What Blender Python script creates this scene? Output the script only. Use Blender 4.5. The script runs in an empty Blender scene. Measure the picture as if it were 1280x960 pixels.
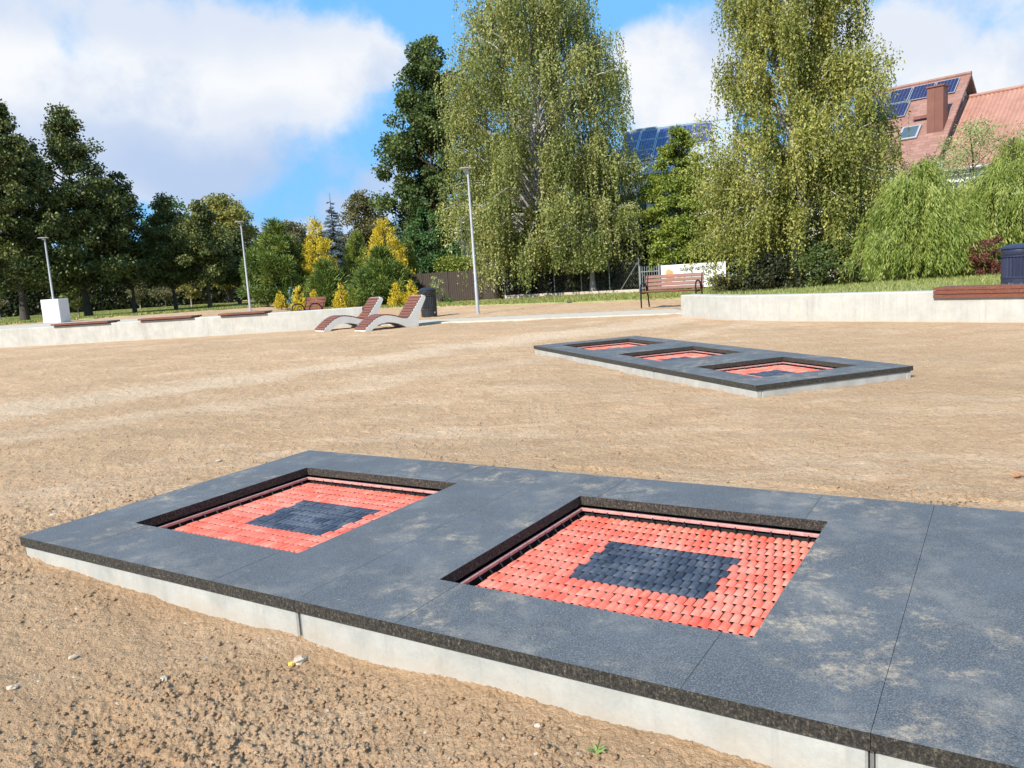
import bpy, math, random
import numpy as np
from mathutils import Vector, Matrix
R=math.radians
rng=np.random.default_rng(7); random.seed(7)
sc=bpy.context.scene; COL=sc.collection

# ------------------------------------------------------------------ camera
F=988.12; PIT=.1376; ROL=.0662; CH=1.2
cp,sp=math.cos(PIT),math.sin(PIT)
FW=np.array([0,cp,-sp]); r0=np.array([1.,0,0]); u0=np.cross(r0,FW)
RT=math.cos(ROL)*r0-math.sin(ROL)*u0; UP=math.sin(ROL)*r0+math.cos(ROL)*u0
cam=bpy.data.cameras.new('camera'); camo=bpy.data.objects.new('camera',cam); COL.objects.link(camo)
cam.sensor_width=36; cam.lens=F/1280*36; cam.clip_end=6000; cam.clip_start=.05
M=Matrix(((RT[0],UP[0],-FW[0],0),(RT[1],UP[1],-FW[1],0),(RT[2],UP[2],-FW[2],CH),(0,0,0,1)))
camo.matrix_world=M; sc.camera=camo
def proj(p):
    q=np.array(p,float)-np.array([0,0,CH]); z=q@FW
    return 640+F*(q@RT)/z, 480-F*(q@UP)/z
def raydir(u,v): return FW*F+RT*(u-640)-UP*(v-480)

# ------------------------------------------------------------------ helpers
def tag(o,label=None,cat=None,group=None,kind=None):
    if label: o['label']=label
    if cat: o['category']=cat
    if group: o['group']=group
    if kind: o['kind']=kind
    return o
def empty(name,loc=(0,0,0),rz=0):
    o=bpy.data.objects.new(name,None); COL.objects.link(o); o.location=loc; o.rotation_euler.z=rz
    o.empty_display_size=.2; return o
def link(name,me,mat,parent=None):
    o=bpy.data.objects.new(name,me); COL.objects.link(o)
    if mat: me.materials.append(mat)
    if parent: o.parent=parent
    return o
def npmesh(name,V,Fa,attr=None,smooth=False):
    V=np.asarray(V,np.float32); Fa=np.asarray(Fa,np.int32); me=bpy.data.meshes.new(name)
    n=Fa.shape[1]; me.vertices.add(len(V)); me.vertices.foreach_set('co',V.ravel())
    me.loops.add(Fa.size); me.loops.foreach_set('vertex_index',Fa.ravel())
    me.polygons.add(len(Fa)); me.polygons.foreach_set('loop_start',np.arange(0,Fa.size,n,dtype=np.int32))
    if smooth: me.polygons.foreach_set('use_smooth',np.ones(len(Fa),bool))
    me.update(calc_edges=True)
    if attr is not None:
        a=me.attributes.new('rnd','FLOAT','FACE'); a.data.foreach_set('value',np.asarray(attr,np.float32))
    return me
class MB:
    def __init__(s): s.v=[]; s.f=[]
    def add(s,v,f):
        b=len(s.v); s.v+= [tuple(x) for x in v]; s.f+=[tuple(i+b for i in q) for q in f]
    def box(s,c,d,rz=0,bev=0,Mx=None):
        hx,hy,hz=d[0]/2,d[1]/2,d[2]/2
        b=min(bev,hx*.9,hy*.9,hz*.9)
        pts=[]
        if b<=0:
            pts=[(x,y,z) for z in(-hz,hz) for y in(-hy,hy) for x in(-hx,hx)]
            fs=[(0,2,3,1),(4,5,7,6),(0,1,5,4),(2,6,7,3),(0,4,6,2),(1,3,7,5)]
        else:
            idx={}
            for sx in(-1,1):
                for sy in(-1,1):
                    for sz in(-1,1):
                        for a in range(3):
                            p=[sx*(hx-b),sy*(hy-b),sz*(hz-b)]; p[a]=(sx*hx,sy*hy,sz*hz)[a]
                            idx[(sx,sy,sz,a)]=len(pts); pts.append(tuple(p))
            fs=[]
            for a in range(3):
                o1,o2=[k for k in range(3) if k!=a]
                for sgn in(-1,1):
                    q=[]
                    for (p1,p2) in((-1,-1),(1,-1),(1,1),(-1,1)):
                        k=[0,0,0]; k[a]=sgn; k[o1]=p1; k[o2]=p2; q.append(idx[(*k,a)])
                    if (sgn>0)==(a==1): q=q[::-1]
                    fs.append(tuple(q))
            for a in range(3):
                o1,o2=[k for k in range(3) if k!=a]
                for s1 in(-1,1):
                    for s2 in(-1,1):
                        k0=[0,0,0];k0[o1]=s1;k0[o2]=s2
                        kA=list(k0);kA[a]=-1;kB=list(k0);kB[a]=1
                        q=[idx[(*kA,o1)],idx[(*kB,o1)],idx[(*kB,o2)],idx[(*kA,o2)]]
                        fs.append(tuple(q))
            for sx in(-1,1):
                for sy in(-1,1):
                    for sz in(-1,1): fs.append(tuple(idx[(sx,sy,sz,a)] for a in range(3)))
        cz,sz_=math.cos(rz),math.sin(rz); out=[]
        for p in pts:
            q=(p[0]*cz-p[1]*sz_,p[0]*sz_+p[1]*cz,p[2])
            if Mx is not None: q=tuple(Mx@Vector(p))
            out.append((q[0]+c[0],q[1]+c[1],q[2]+c[2]))
        s.add(out,fs); return s
    def tube(s,pts,rad,n=8,cap=True):
        pts=[Vector(p) for p in pts]
        if not hasattr(rad,'__len__'): rad=[rad]*len(pts)
        vs=[];fs=[]; a=None
        for i,p in enumerate(pts):
            t=(pts[min(i+1,len(pts)-1)]-pts[max(i-1,0)]); t=t.normalized() if t.length>1e-9 else Vector((0,0,1))
            if a is None: a=Vector((1,0,0)) if abs(t.x)<.9 else Vector((0,1,0))
            a=(a-t*a.dot(t)).normalized()
            b=t.cross(a)
            for k in range(n):
                w=2*math.pi*k/n; vs.append(p+(a*math.cos(w)+b*math.sin(w))*rad[i])
        for i in range(len(pts)-1):
            for k in range(n):
                fs.append((i*n+k,i*n+(k+1)%n,(i+1)*n+(k+1)%n,(i+1)*n+k))
        if cap:
            fs.append(tuple(range(n))[::-1]); fs.append(tuple((len(pts)-1)*n+k for k in range(n)))
        s.add(vs,fs); return s
    def lathe(s,prof,c=(0,0,0),n=24,flute=0,fr=(0,0)):
        vs=[];fs=[]
        for (r,z) in prof:
            for k in range(n):
                w=2*math.pi*k/n; rr=r
                if flute and fr[0]<=z<=fr[1] and k%2: rr=r-flute
                vs.append((c[0]+rr*math.cos(w),c[1]+rr*math.sin(w),c[2]+z))
        for i in range(len(prof)-1):
            for k in range(n): fs.append((i*n+k,i*n+(k+1)%n,(i+1)*n+(k+1)%n,(i+1)*n+k))
        fs.append(tuple(range(n))[::-1]); fs.append(tuple((len(prof)-1)*n+k for k in range(n)))
        s.add(vs,fs); return s
    def prism(s,poly,y0,y1):    # poly in (x,z), extruded along y
        n=len(poly); vs=[(x,y0,z) for x,z in poly]+[(x,y1,z) for x,z in poly]
        s.add(vs,[tuple(range(n)),tuple(range(2*n-1,n-1,-1))]+[(i,i+n,(i+1)%n+n,(i+1)%n) for i in range(n)]); return s
    def build(s,name,mat,parent=None,smooth=False):
        me=bpy.data.meshes.new(name); me.from_pydata(s.v,[],s.f)
        import bmesh
        bm=bmesh.new(); bm.from_mesh(me); bmesh.ops.recalc_face_normals(bm,faces=bm.faces); bm.to_mesh(me); bm.free()
        if smooth:
            for p in me.polygons: p.use_smooth=True
            try: me.set_sharp_from_angle(angle=R(35))
            except Exception: pass
        return link(name,me,mat,parent)
def copy_tree(o,parent=None):
    c=o.copy(); COL.objects.link(c)
    if parent: c.parent=parent
    for ch in [x for x in bpy.data.objects if x.parent==o and x!=c]: copy_tree(ch,c)
    return c

# value noise ------------------------------------------------------
def _h(ix,iy,seed):
    n=(ix.astype(np.int64)*374761393+iy.astype(np.int64)*668265263+seed*974634777)&0x7fffffff
    n=((n^(n>>13))*1274126177)&0x7fffffff
    return ((n^(n>>16))&0xffff)/65535.
def vn(x,y,s=1,seed=0):
    x=x/s;y=y/s; ix=np.floor(x);iy=np.floor(y); fx=x-ix;fy=y-iy
    fx=fx*fx*(3-2*fx);fy=fy*fy*(3-2*fy)
    return (_h(ix,iy,seed)*(1-fx)+_h(ix+1,iy,seed)*fx)*(1-fy)+(_h(ix,iy+1,seed)*(1-fx)+_h(ix+1,iy+1,seed)*fx)*fy
def sst(a,b,x):
    t=np.clip((x-a)/(b-a),0,1); return t*t*(3-2*t)

# ------------------------------------------------------------------ layout constants
TH=-.5643; O1=np.array([-1.883,3.749]); E1=np.array([math.cos(TH),math.sin(TH)]); N1=np.array([-math.sin(TH),math.cos(TH)])
# deck 2 : origin at its left far end, long axis pointing to the camera side
C2=[np.array(p) for p in ((.36,11.84),(1.95,12.51),(3.71,7.39),(2.06,6.65))]
a2=(C2[3]-C2[0]); TH2=math.atan2(*( (C2[3]-C2[0])/2+(C2[2]-C2[1])/2)[::-1])
E2=np.array([math.cos(TH2),math.sin(TH2)]); N2=np.array([-math.sin(TH2),math.cos(TH2)])
MOD=1.86; OPN=1.13; MA=.37; DEP=1.86
S2=.965     # far platform measured slightly shorter per module
ZT=.12
def smoothline(P,n=8):
    P=[np.array(p,float) for p in P]; Q=[2*P[0]-P[1]]+P+[2*P[-1]-P[-2]]; out=[]
    for i in range(1,len(Q)-2):
        for k in range(n):
            t=k/n; a,b,c,d=Q[i-1:i+3]
            out.append(.5*((2*b)+(c-a)*t+(2*a-5*b+4*c-d)*t*t+(3*b-a-3*c+d)*t**3))
    out.append(P[-1]); return np.array(out)
WL=smoothline([(-34,29.5),(-24,26.6),(-15.53,24.2),(-10.17,23.14),(-6.4,22.62),(-4.1,22.55)],6)
WR=smoothline([(3.92,17.86),(4.42,15.95),(5.25,14.6),(6.29,13.3),(7.55,11.55),(9.4,9.3),(12,7.2),(16.5,5.0)],5)
WRX=np.vstack([np.array([(18,30),(10,22.3),(6.2,19.0)]),WR])
def sdist(x,y,L):
    best=np.full(x.shape,1e9); sg=np.ones(x.shape)
    for a,b in zip(L[:-1],L[1:]):
        d=b-a; l2=d@d; t=np.clip(((x-a[0])*d[0]+(y-a[1])*d[1])/l2,0,1)
        dx=x-a[0]-t*d[0];dy=y-a[1]-t*d[1]; q=dx*dx+dy*dy
        s=np.sign(d[0]*(y-a[1])-d[1]*(x-a[0])); m=q<best
        best=np.where(m,q,best); sg=np.where(m,s,sg)
    return np.sqrt(best)*sg
def deckco(x,y,k):
    if k==1: o,e,n=O1,E1,N1
    else: o,e,n=C2[0],E2,N2
    return (x-o[0])*e[0]+(y-o[1])*e[1],(x-o[0])*n[0]+(y-o[1])*n[1]
def base(x,y):
    x=np.asarray(x,float);y=np.asarray(y,float)
    z=np.zeros(np.broadcast(x,y).shape)
    yw=np.interp(x,WL[:,0],WL[:,1])
    pl=sst(.12,.4,y-yw)*(1-sst(-13.5,-8.6,x))
    z=z+pl*(.47-.2*sst(34,48,y))
    s=sdist(x,y,WRX)        # positive = left of direction; direction goes toward +x,-y, so left side = right/behind
    far=sst(18.2,20,y)
    z=z+np.where(far>0,sst(0,2.6,s)*far+sst(.1,.3,s)*(1-far),sst(.1,.3,s))*(.40+.06*sst(1,6,s))
    # soil banked against the near platform
    a,b=deckco(x,y,1)
    front=sst(.2,-1.6,b)*sst(-3.5,-.2,a)
    z=z-.085*front*sst(-.4,1.4,a)
    left=np.exp(-((a+.7)**2)/.5)*np.exp(-((b-.3)**2)/2.5); z=z+.045*left
    back=np.exp(-((b-1.7)**2)/.25)*sst(-1.2,-.2,a); z=z+.05*back
    z=z+.02*sst(60,200,y)+.1*sst(40,60,y)*(1-sst(200,400,y))
    return z
def detail(x,y):
    d=np.hypot(x,y)
    und=(vn(x,y,1.7,3)-.5)*.035+(vn(x,y,.55,5)-.5)*.018
    und+=((vn(x,y,.30,61)-.5)*.030+(vn(x,y,.13,62)-.5)*.014)*(1-sst(3.5,7,d)); und+= (vn(x*.55+y*.35,y*1.0-x*.2,.28,9)-.5)*.018*sst(2.0,5.5,d)
    a,b=deckco(x,y,1)
    cl=sst(.55,.35,vn(x,y,.9,21)*.55+.25*vn(x,y,.35,22)+ .35*sst(-.6,.8,b))   # cloddy near zone
    near=1-sst(5,9,d)
    wx=x+.012*vn(x,y,.03,51); wy=y+.012*vn(x,y,.03,52); m1=np.maximum(vn(wx+.3*wy,wy,.034,31)-.50,0)*.024; m2=np.abs(vn(wx,wy-.2*wx,.017,32)-.5)*-.022+.006; m3=(vn(x,y,.009,33)-.5)*.013
    clod=(m1+m2)*(.25+.75*cl)+m3*(.5+.5*cl)
    rest=(vn(x,y,.16,41)-.5)*.010+np.maximum(vn(x,y,.06,42)-.58,0)*.030
    amp=1-sst(30,60,d)
    return (und+clod*near+rest*(.25+.75*sst(3,7,d)))*amp
def damp(x,y):
    # damp detail near walls, terraces, platform skirts
    s=np.abs(sdist(x,y,WR)); yw=np.interp(x,WL[:,0],WL[:,1]); return .25+.75*np.minimum(sst(0,.6,s),sst(0,.6,np.abs(y-yw)))
def gz(x,y): return float(base(np.array([x]),np.array([y]))[0])
def at(u,v,dz=0):
    d=raydir(u,v); z=dz
    for _ in range(30):
        t=(z-CH)/d[2]; p=d*t; z=.5*z+.5*(gz(p[0],p[1])+dz)
    return np.array([p[0],p[1],z])
def gx(u,Y,z=None):
    X=(u-640)/F*Y
    for _ in range(6):
        zz=gz(X,Y) if z is None else z
        uu=proj((X,Y,zz))[0]; X+=(u-uu)/F*Y
    return np.array([X,Y,gz(X,Y) if z is None else z])
def ztop(X,Y,v):
    z=2.
    for _ in range(12):
        z+=(proj((X,Y,z))[1]-v)/F*Y
    return z
def ray(u,v,Y):
    d=raydir(u,v); t=Y/d[1]; return d*t+np.array([0,0,CH])

# ------------------------------------------------------------------ materials
def newmat(name):
    m=bpy.data.materials.new(name); m.use_nodes=True; nt=m.node_tree; b=nt.nodes['Principled BSDF']; return m,nt,b
def ramp(nt,fac,stops):
    r=nt.nodes.new('ShaderNodeValToRGB'); e=r.color_ramp.elements
    while len(e)<len(stops): e.new(.5)
    for k,(p,c) in enumerate(stops): e[k].position=p; e[k].color=(*c,1)
    nt.links.new(fac,r.inputs['Fac']); return r.outputs['Color']
def noise(nt,scale,detail=4,rough=.55,vec=None,dist=0):
    n=nt.nodes.new('ShaderNodeTexNoise'); n.inputs['Scale'].default_value=scale; n.inputs['Detail'].default_value=detail
    n.inputs['Roughness'].default_value=rough; n.inputs['Distortion'].default_value=dist
    if vec is not None: nt.links.new(vec,n.inputs['Vector'])
    return n.outputs['Fac']
def objco(nt,scale=None,geo=False):
    if geo: o=nt.nodes.new('ShaderNodeNewGeometry').outputs['Position']
    else: o=nt.nodes.new('ShaderNodeTexCoord').outputs['Object']
    if scale:
        m=nt.nodes.new('ShaderNodeMapping'); m.inputs['Scale'].default_value=scale; nt.links.new(o,m.inputs['Vector']); o=m.outputs['Vector']
    return o
def mixc(nt,f,a,b,mode='MIX'):
    m=nt.nodes.new('ShaderNodeMix'); m.data_type='RGBA'; m.blend_type=mode
    for s,v in ((m.inputs[0],f),(m.inputs[6],a),(m.inputs[7],b)):
        if isinstance(v,bpy.types.NodeSocket): nt.links.new(v,s)
        elif isinstance(v,(int,float)): s.default_value=v
        else: s.default_value=(*v,1)
    return m.outputs[2]
def bump(nt,b,h,strength=.3,dist=.01):
    n=nt.nodes.new('ShaderNodeBump'); n.inputs['Strength'].default_value=strength; n.inputs['Distance'].default_value=dist
    nt.links.new(h,n.inputs['Height']); nt.links.new(n.outputs[0],b.inputs['Normal'])
def math_(nt,op,a,b=None,clamp=False):
    m=nt.nodes.new('ShaderNodeMath'); m.operation=op; m.use_clamp=clamp
    for s,v in zip(m.inputs,(a,b)):
        if v is None: continue
        if isinstance(v,(int,float)): s.default_value=v
        else: nt.links.new(v,s)
    return m.outputs[0]
def simple(name,c1,c2,scale=20,rough=.7,metal=0,bs=.2,bd=.004,stretch=None,geo=False,spec=.5):
    m,nt,b=newmat(name); v=objco(nt,stretch,geo); n=noise(nt,scale,6,.65,v)
    nt.links.new(ramp(nt,n,[(.3,c1),(.7,c2)]),b.inputs['Base Color']); b.inputs['Roughness'].default_value=rough
    b.inputs['Metallic'].default_value=metal; b.inputs['Specular IOR Level'].default_value=spec
    if bs: bump(nt,b,n,bs,bd)
    return m
def leafmat(name,stops,trans=.35,rough=.55):
    m,nt,b=newmat(name)
    a=nt.nodes.new('ShaderNodeAttribute'); a.attribute_name='rnd'
    col=ramp(nt,a.outputs['Fac'],stops); nt.links.new(col,b.inputs['Base Color'])
    b.inputs['Roughness'].default_value=rough; b.inputs['Specular IOR Level'].default_value=.35
    t=nt.nodes.new('ShaderNodeBsdfTranslucent')
    tc=mixc(nt,1.0,col,(1.0,1.0,.55),'MULTIPLY'); nt.links.new(tc,t.inputs['Color'])
    mx=nt.nodes.new('ShaderNodeMixShader'); mx.inputs[0].default_value=trans
    nt.links.new(b.outputs[0],mx.inputs[1]); nt.links.new(t.outputs[0],mx.inputs[2])
    nt.links.new(mx.outputs[0],nt.nodes['Material Output'].inputs['Surface']); return m

def sand_material():
    m,nt,b=newmat('sand_soil'); v=objco(nt,geo=True)
    big=noise(nt,.35,5,.6,v); med=noise(nt,2.2,6,.65,v,.6); fine=noise(nt,38,6,.75,v); tiny=noise(nt,160,3,.7,v)
    st=noise(nt,1.0,6,.68,objrot(nt,(.55,1.7,1),-.30),1.0)
    c=ramp(nt,med,[(.25,(.475,.300,.172)),(.52,(.55,.360,.213)),(.78,(.62,.43,.268))])
    c=mixc(nt,math_(nt,'MULTIPLY',ramp_f(nt,st,.48,.68),.45),c,(.73,.55,.385))
    c=mixc(nt,math_(nt,'MULTIPLY',ramp_f(nt,big,.42,.62),.45),c,(.43,.285,.165))
    c2=ramp(nt,fine,[(.30,(.42,.37,.34)),(.47,(.95,.94,.93)),(.75,(1.14,1.15,1.16))])
    c=mixc(nt,.75,c,c2,'MULTIPLY')
    sx=nt.nodes.new('ShaderNodeSeparateXYZ'); nt.links.new(v,sx.inputs[0])
    for off,wd,am in ((13.1,.75,.38),(10.6,.45,.22)):
        q=math_(nt,'ADD',math_(nt,'SUBTRACT',math_(nt,'MULTIPLY',sx.outputs[0],.62),math_(nt,'MULTIPLY',sx.outputs[1],.78)),off-2.0)
        q=math_(nt,'ABSOLUTE',math_(nt,'ADD',q,math_(nt,'MULTIPLY',math_(nt,'SUBTRACT',noise(nt,.5,5,.6,v),.5),3.2)))
        c=mixc(nt,math_(nt,'MULTIPLY',math_(nt,'SUBTRACT',1.,ramp_f(nt,q,wd*.3,wd*1.3)),am),c,(.74,.58,.42))
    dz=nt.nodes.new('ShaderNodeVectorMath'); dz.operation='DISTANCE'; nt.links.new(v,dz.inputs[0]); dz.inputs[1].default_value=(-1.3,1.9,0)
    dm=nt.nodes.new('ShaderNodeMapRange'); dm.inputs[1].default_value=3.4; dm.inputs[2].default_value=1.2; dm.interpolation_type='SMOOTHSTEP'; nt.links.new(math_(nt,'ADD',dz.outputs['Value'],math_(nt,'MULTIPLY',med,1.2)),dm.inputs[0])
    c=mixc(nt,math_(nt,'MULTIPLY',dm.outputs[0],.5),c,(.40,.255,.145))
    vo=nt.nodes.new('ShaderNodeTexVoronoi'); vo.inputs['Scale'].default_value=26; nt.links.new(v,vo.inputs['Vector'])
    peb=math_(nt,'LESS_THAN',vo.outputs['Distance'],.13)
    pc=ramp(nt,nt_sep(nt,vo.outputs['Color']),[(.0,(.25,.19,.14)),(.6,(.52,.43,.33)),(.93,(.85,.80,.72))])
    c=mixc(nt,math_(nt,'MULTIPLY',peb,.5),c,pc)
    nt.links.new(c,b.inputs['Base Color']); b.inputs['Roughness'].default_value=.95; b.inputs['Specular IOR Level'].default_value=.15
    h=math_(nt,'ADD',math_(nt,'MULTIPLY',fine,.8),math_(nt,'MULTIPLY',tiny,.35)); h=math_(nt,'ADD',h,math_(nt,'MULTIPLY',noise(nt,9,5,.7,v),2.0))
    bump(nt,b,h,1.0,.022); return m
def objrot(nt,scale,ang):
    o=nt.nodes.new('ShaderNodeNewGeometry').outputs['Position']; m=nt.nodes.new('ShaderNodeMapping'); m.vector_type='TEXTURE'; m.inputs['Rotation'].default_value=(0,0,ang); m.inputs['Scale'].default_value=(1/scale[0],1/scale[1],1); nt.links.new(o,m.inputs['Vector']); return m.outputs['Vector']
def nt_sep(nt,c):
    s=nt.nodes.new('ShaderNodeSeparateColor'); nt.links.new(c,s.inputs[0]); return s.outputs[0]
def ramp_f(nt,f,a,b):
    m=nt.nodes.new('ShaderNodeMapRange'); m.inputs[1].default_value=a; m.inputs[2].default_value=b; m.interpolation_type='SMOOTHSTEP'
    nt.links.new(f,m.inputs[0]); return m.outputs[0]
def rubber_material():
    m,nt,b=newmat('rubber_tile'); v=objco(nt,geo=True)
    fine=noise(nt,210,3,.8,v); med=noise(nt,3.2,5,.6,v); 
    c=ramp(nt,fine,[(.3,(.034,.036,.040)),(.5,(.084,.090,.099)),(.72,(.24,.245,.25))])
    c=mixc(nt,math_(nt,'MULTIPLY',ramp_f(nt,med,.35,.7),.35),c,(.135,.148,.165))
    d1=noise(nt,1.5,5,.6,v,.15); d2=noise(nt,7,8,.78,v,.1)
    dirt=math_(nt,'MULTIPLY',ramp_f(nt,d1,.45,.62),ramp_f(nt,d2,.47,.66))
    sp=noise(nt,28,4,.7,v); dirt2=math_(nt,'MULTIPLY',ramp_f(nt,sp,.68,.73),.85)
    dirt=math_(nt,'MULTIPLY',dirt,math_(nt,'ADD',.25,ramp_f(nt,noise(nt,55,4,.8,v),.35,.65))); dirt=math_(nt,'MAXIMUM',dirt,dirt2); dirt=math_(nt,'MULTIPLY',dirt,.55)
    c=mixc(nt,dirt,c,(.56,.44,.30))
    # thin dusty film
    c=mixc(nt,math_(nt,'MULTIPLY',ramp_f(nt,noise(nt,4.5,6,.7,v,.2),.48,.7),.22),c,(.36,.33,.28))
    nt.links.new(c,b.inputs['Base Color']); b.inputs['Roughness'].default_value=.68; b.inputs['Specular IOR Level'].default_value=.35
    bump(nt,b,fine,.5,.003); return m
def rubber_edge_material():
    m,nt,b=newmat('rubber_cut_edge'); v=objco(nt,geo=True)
    n=noise(nt,120,5,.85,objco(nt,(1,1,.7),True))
    c=ramp(nt,n,[(.42,(.010,.009,.008)),(.56,(.052,.045,.034)),(.70,(.24,.20,.14))])
    nt.links.new(c,b.inputs['Base Color']); b.inputs['Roughness'].default_value=.9; bump(nt,b,n,.9,.006); return m
def concrete_material(name,c1,c2,stain=(.5,.49,.46),sc_=1.2):
    m,nt,b=newmat(name); v=objco(nt,geo=True)
    n=noise(nt,3.5*sc_,7,.65,v,.3); f=noise(nt,70,4,.7,v); s=noise(nt,1.1,6,.7,objco(nt,(1,1,.25),True),.8)
    c=ramp(nt,n,[(.3,c1),(.7,c2)]); c=mixc(nt,math_(nt,'MULTIPLY',ramp_f(nt,s,.52,.72),.5),c,stain)
    dr=noise(nt,16,4,.7,objco(nt,(1,1,.06),True)); c=mixc(nt,math_(nt,'MULTIPLY',ramp_f(nt,dr,.5,.72),.35),c,stain)
    c=mixc(nt,.35,c,ramp(nt,f,[(.3,(.75,.75,.75)),(.6,(1,1,1))]),'MULTIPLY')
    zz=nt.nodes.new('ShaderNodeSeparateXYZ'); nt.links.new(v,zz.inputs[0]); zz=math_(nt,'ADD',zz.outputs[2],math_(nt,'MULTIPLY',math_(nt,'SUBTRACT',noise(nt,5,6,.75,v),.5),-.22))
    mr=nt.nodes.new('ShaderNodeMapRange'); mr.inputs[1].default_value=.06; mr.inputs[2].default_value=-.03; nt.links.new(zz,mr.inputs[0]); c=mixc(nt,math_(nt,'MULTIPLY',mr.outputs[0],.38),c,(.42,.32,.22))
    vo=nt.nodes.new('ShaderNodeTexVoronoi'); vo.inputs['Scale'].default_value=22; nt.links.new(v,vo.inputs['Vector'])
    hole=math_(nt,'LESS_THAN',vo.outputs['Distance'],.07); c=mixc(nt,math_(nt,'MULTIPLY',hole,.5),c,(.30,.28,.25))
    nt.links.new(c,b.inputs['Base Color']); b.inputs['Roughness'].default_value=.85
    bump(nt,b,math_(nt,'ADD',f,n),.25,.004); return m
def wood_material(name,c1,c2,c3):
    m,nt,b=newmat(name); v=objco(nt,(3,55,55)); n=noise(nt,1.0,7,.65,v,.8)
    oi=nt.nodes.new('ShaderNodeObjectInfo').outputs['Random']
    c=ramp(nt,n,[(.3,c1),(.5,c2),(.72,c3)]); c=mixc(nt,.3,c,ramp(nt,oi,[(0,(.7,.7,.7)),(1,(1.25,1.2,1.2))]),'MULTIPLY')
    nt.links.new(c,b.inputs['Base Color']); b.inputs['Roughness'].default_value=.5; bump(nt,b,n,.25,.002); return m
def mat_material(name,c1,c2,dust):
    m,nt,b=newmat(name); v=objco(nt,geo=True); n=noise(nt,60,5,.7,v); d=noise(nt,7,6,.7,v,.5); f=noise(nt,300,2,.7,v)
    a=nt.nodes.new('ShaderNodeAttribute'); a.attribute_name='rnd'
    c=ramp(nt,a.outputs['Fac'],[(0,c1),(1,c2)]); 
    k=math_(nt,'MULTIPLY',ramp_f(nt,d,.38,.72),.55); c=mixc(nt,k,c,dust)
    c=mixc(nt,math_(nt,'MULTIPLY',ramp_f(nt,n,.62,.72),.35),c,dust)
    nt.links.new(c,b.inputs['Base Color']); b.inputs['Roughness'].default_value=.42; bump(nt,b,n,.15,.002); return m
MT={}
MT['sand']=sand_material(); MT['rubber']=rubber_material(); MT['rubedge']=rubber_edge_material()
MT['kerb']=concrete_material('kerb_concrete',(.31,.315,.295),(.44,.44,.41),(.22,.245,.24),1.8)
MT['wall']=concrete_material('pale_wall_concrete',(.39,.375,.335),(.50,.485,.435),(.28,.265,.225))
MT['path']=concrete_material('path_concrete',(.44,.375,.30),(.54,.47,.385),(.42,.33,.24))
MT['white']=concrete_material('white_cast_concrete',(.60,.59,.55),(.68,.67,.63),(.54,.52,.47))
MT['box']=concrete_material('white_painted_block',(.66,.66,.68),(.70,.70,.72),(.62,.62,.62))
MT['wood']=wood_material('red_brown_timber',(.085,.026,.015),(.17,.055,.030),(.27,.105,.062))
MT['iron']=simple('black_cast_iron',(.012,.012,.014),(.022,.022,.026),60,.4,.3,.1,.001)
MT['galv']=simple('galvanised_steel',(.50,.50,.52),(.62,.62,.64),30,.38,.75,.08,.001)
MT['rail']=simple('steel_rail_mat_reflection',(.40,.17,.15),(.56,.33,.30),40,.5,.1,.1,.001)  # galvanised rail; the red mat's reflection is put into its colour
MT['pit']=simple('dark_pit',(.008,.008,.008),(.02,.018,.016),10,.95)
MT['binblk']=simple('black_plastic',(.012,.013,.016),(.024,.026,.030),25,.42,0,.1,.001)
MT['binnavy']=simple('navy_painted_metal',(.020,.022,.050),(.032,.035,.072),25,.38,0,.1,.001)
MT['lamp']=simple('lamp_grey_paint',(.36,.37,.39),(.46,.47,.49),12,.45,.3,.06,.001)
MT['red']=mat_material('red_mat_plastic',(.76,.10,.050),(.82,.19,.118),(.81,.46,.33))
MT['black']=mat_material('black_mat_plastic',(.020,.026,.042),(.050,.058,.085),(.22,.22,.24))
MT['bark']=simple('dark_bark',(.035,.027,.020),(.085,.068,.052),6,.9,0,.8,.03,(1,1,.25))
MT['lightbark']=simple('pale_bark',(.28,.25,.20),(.42,.38,.32),6,.85,0,.5,.02,(1,1,.3))
MT['birchbark']=simple('birch_bark',(.12,.11,.10),(.66,.64,.60),3.2,.8,0,.4,.01,(1,1,3))
MT['fencewood']=simple('dark_fence_boards',(.030,.022,.017),(.062,.046,.035),8,.85,0,.4,.004,(14,14,.7))
MT['wire']=simple('grey_fence_wire',(.20,.21,.21),(.30,.31,.31),30,.5,.6,0)
MT['plaster']=simple('white_plaster',(.72,.71,.70),(.80,.79,.77),3,.9,0,.1,.003)
MT['cream']=simple('cream_plaster',(.62,.54,.42),(.70,.62,.50),3,.9,0,.1,.003)
MT['glass']=simple('window_glass',(.05,.07,.09),(.09,.12,.15),2,.08,0,0)
MT['pvc']=simple('white_frame',(.72,.72,.72),(.78,.78,.78),5,.4,0,0)
MT['brick']=None
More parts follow.
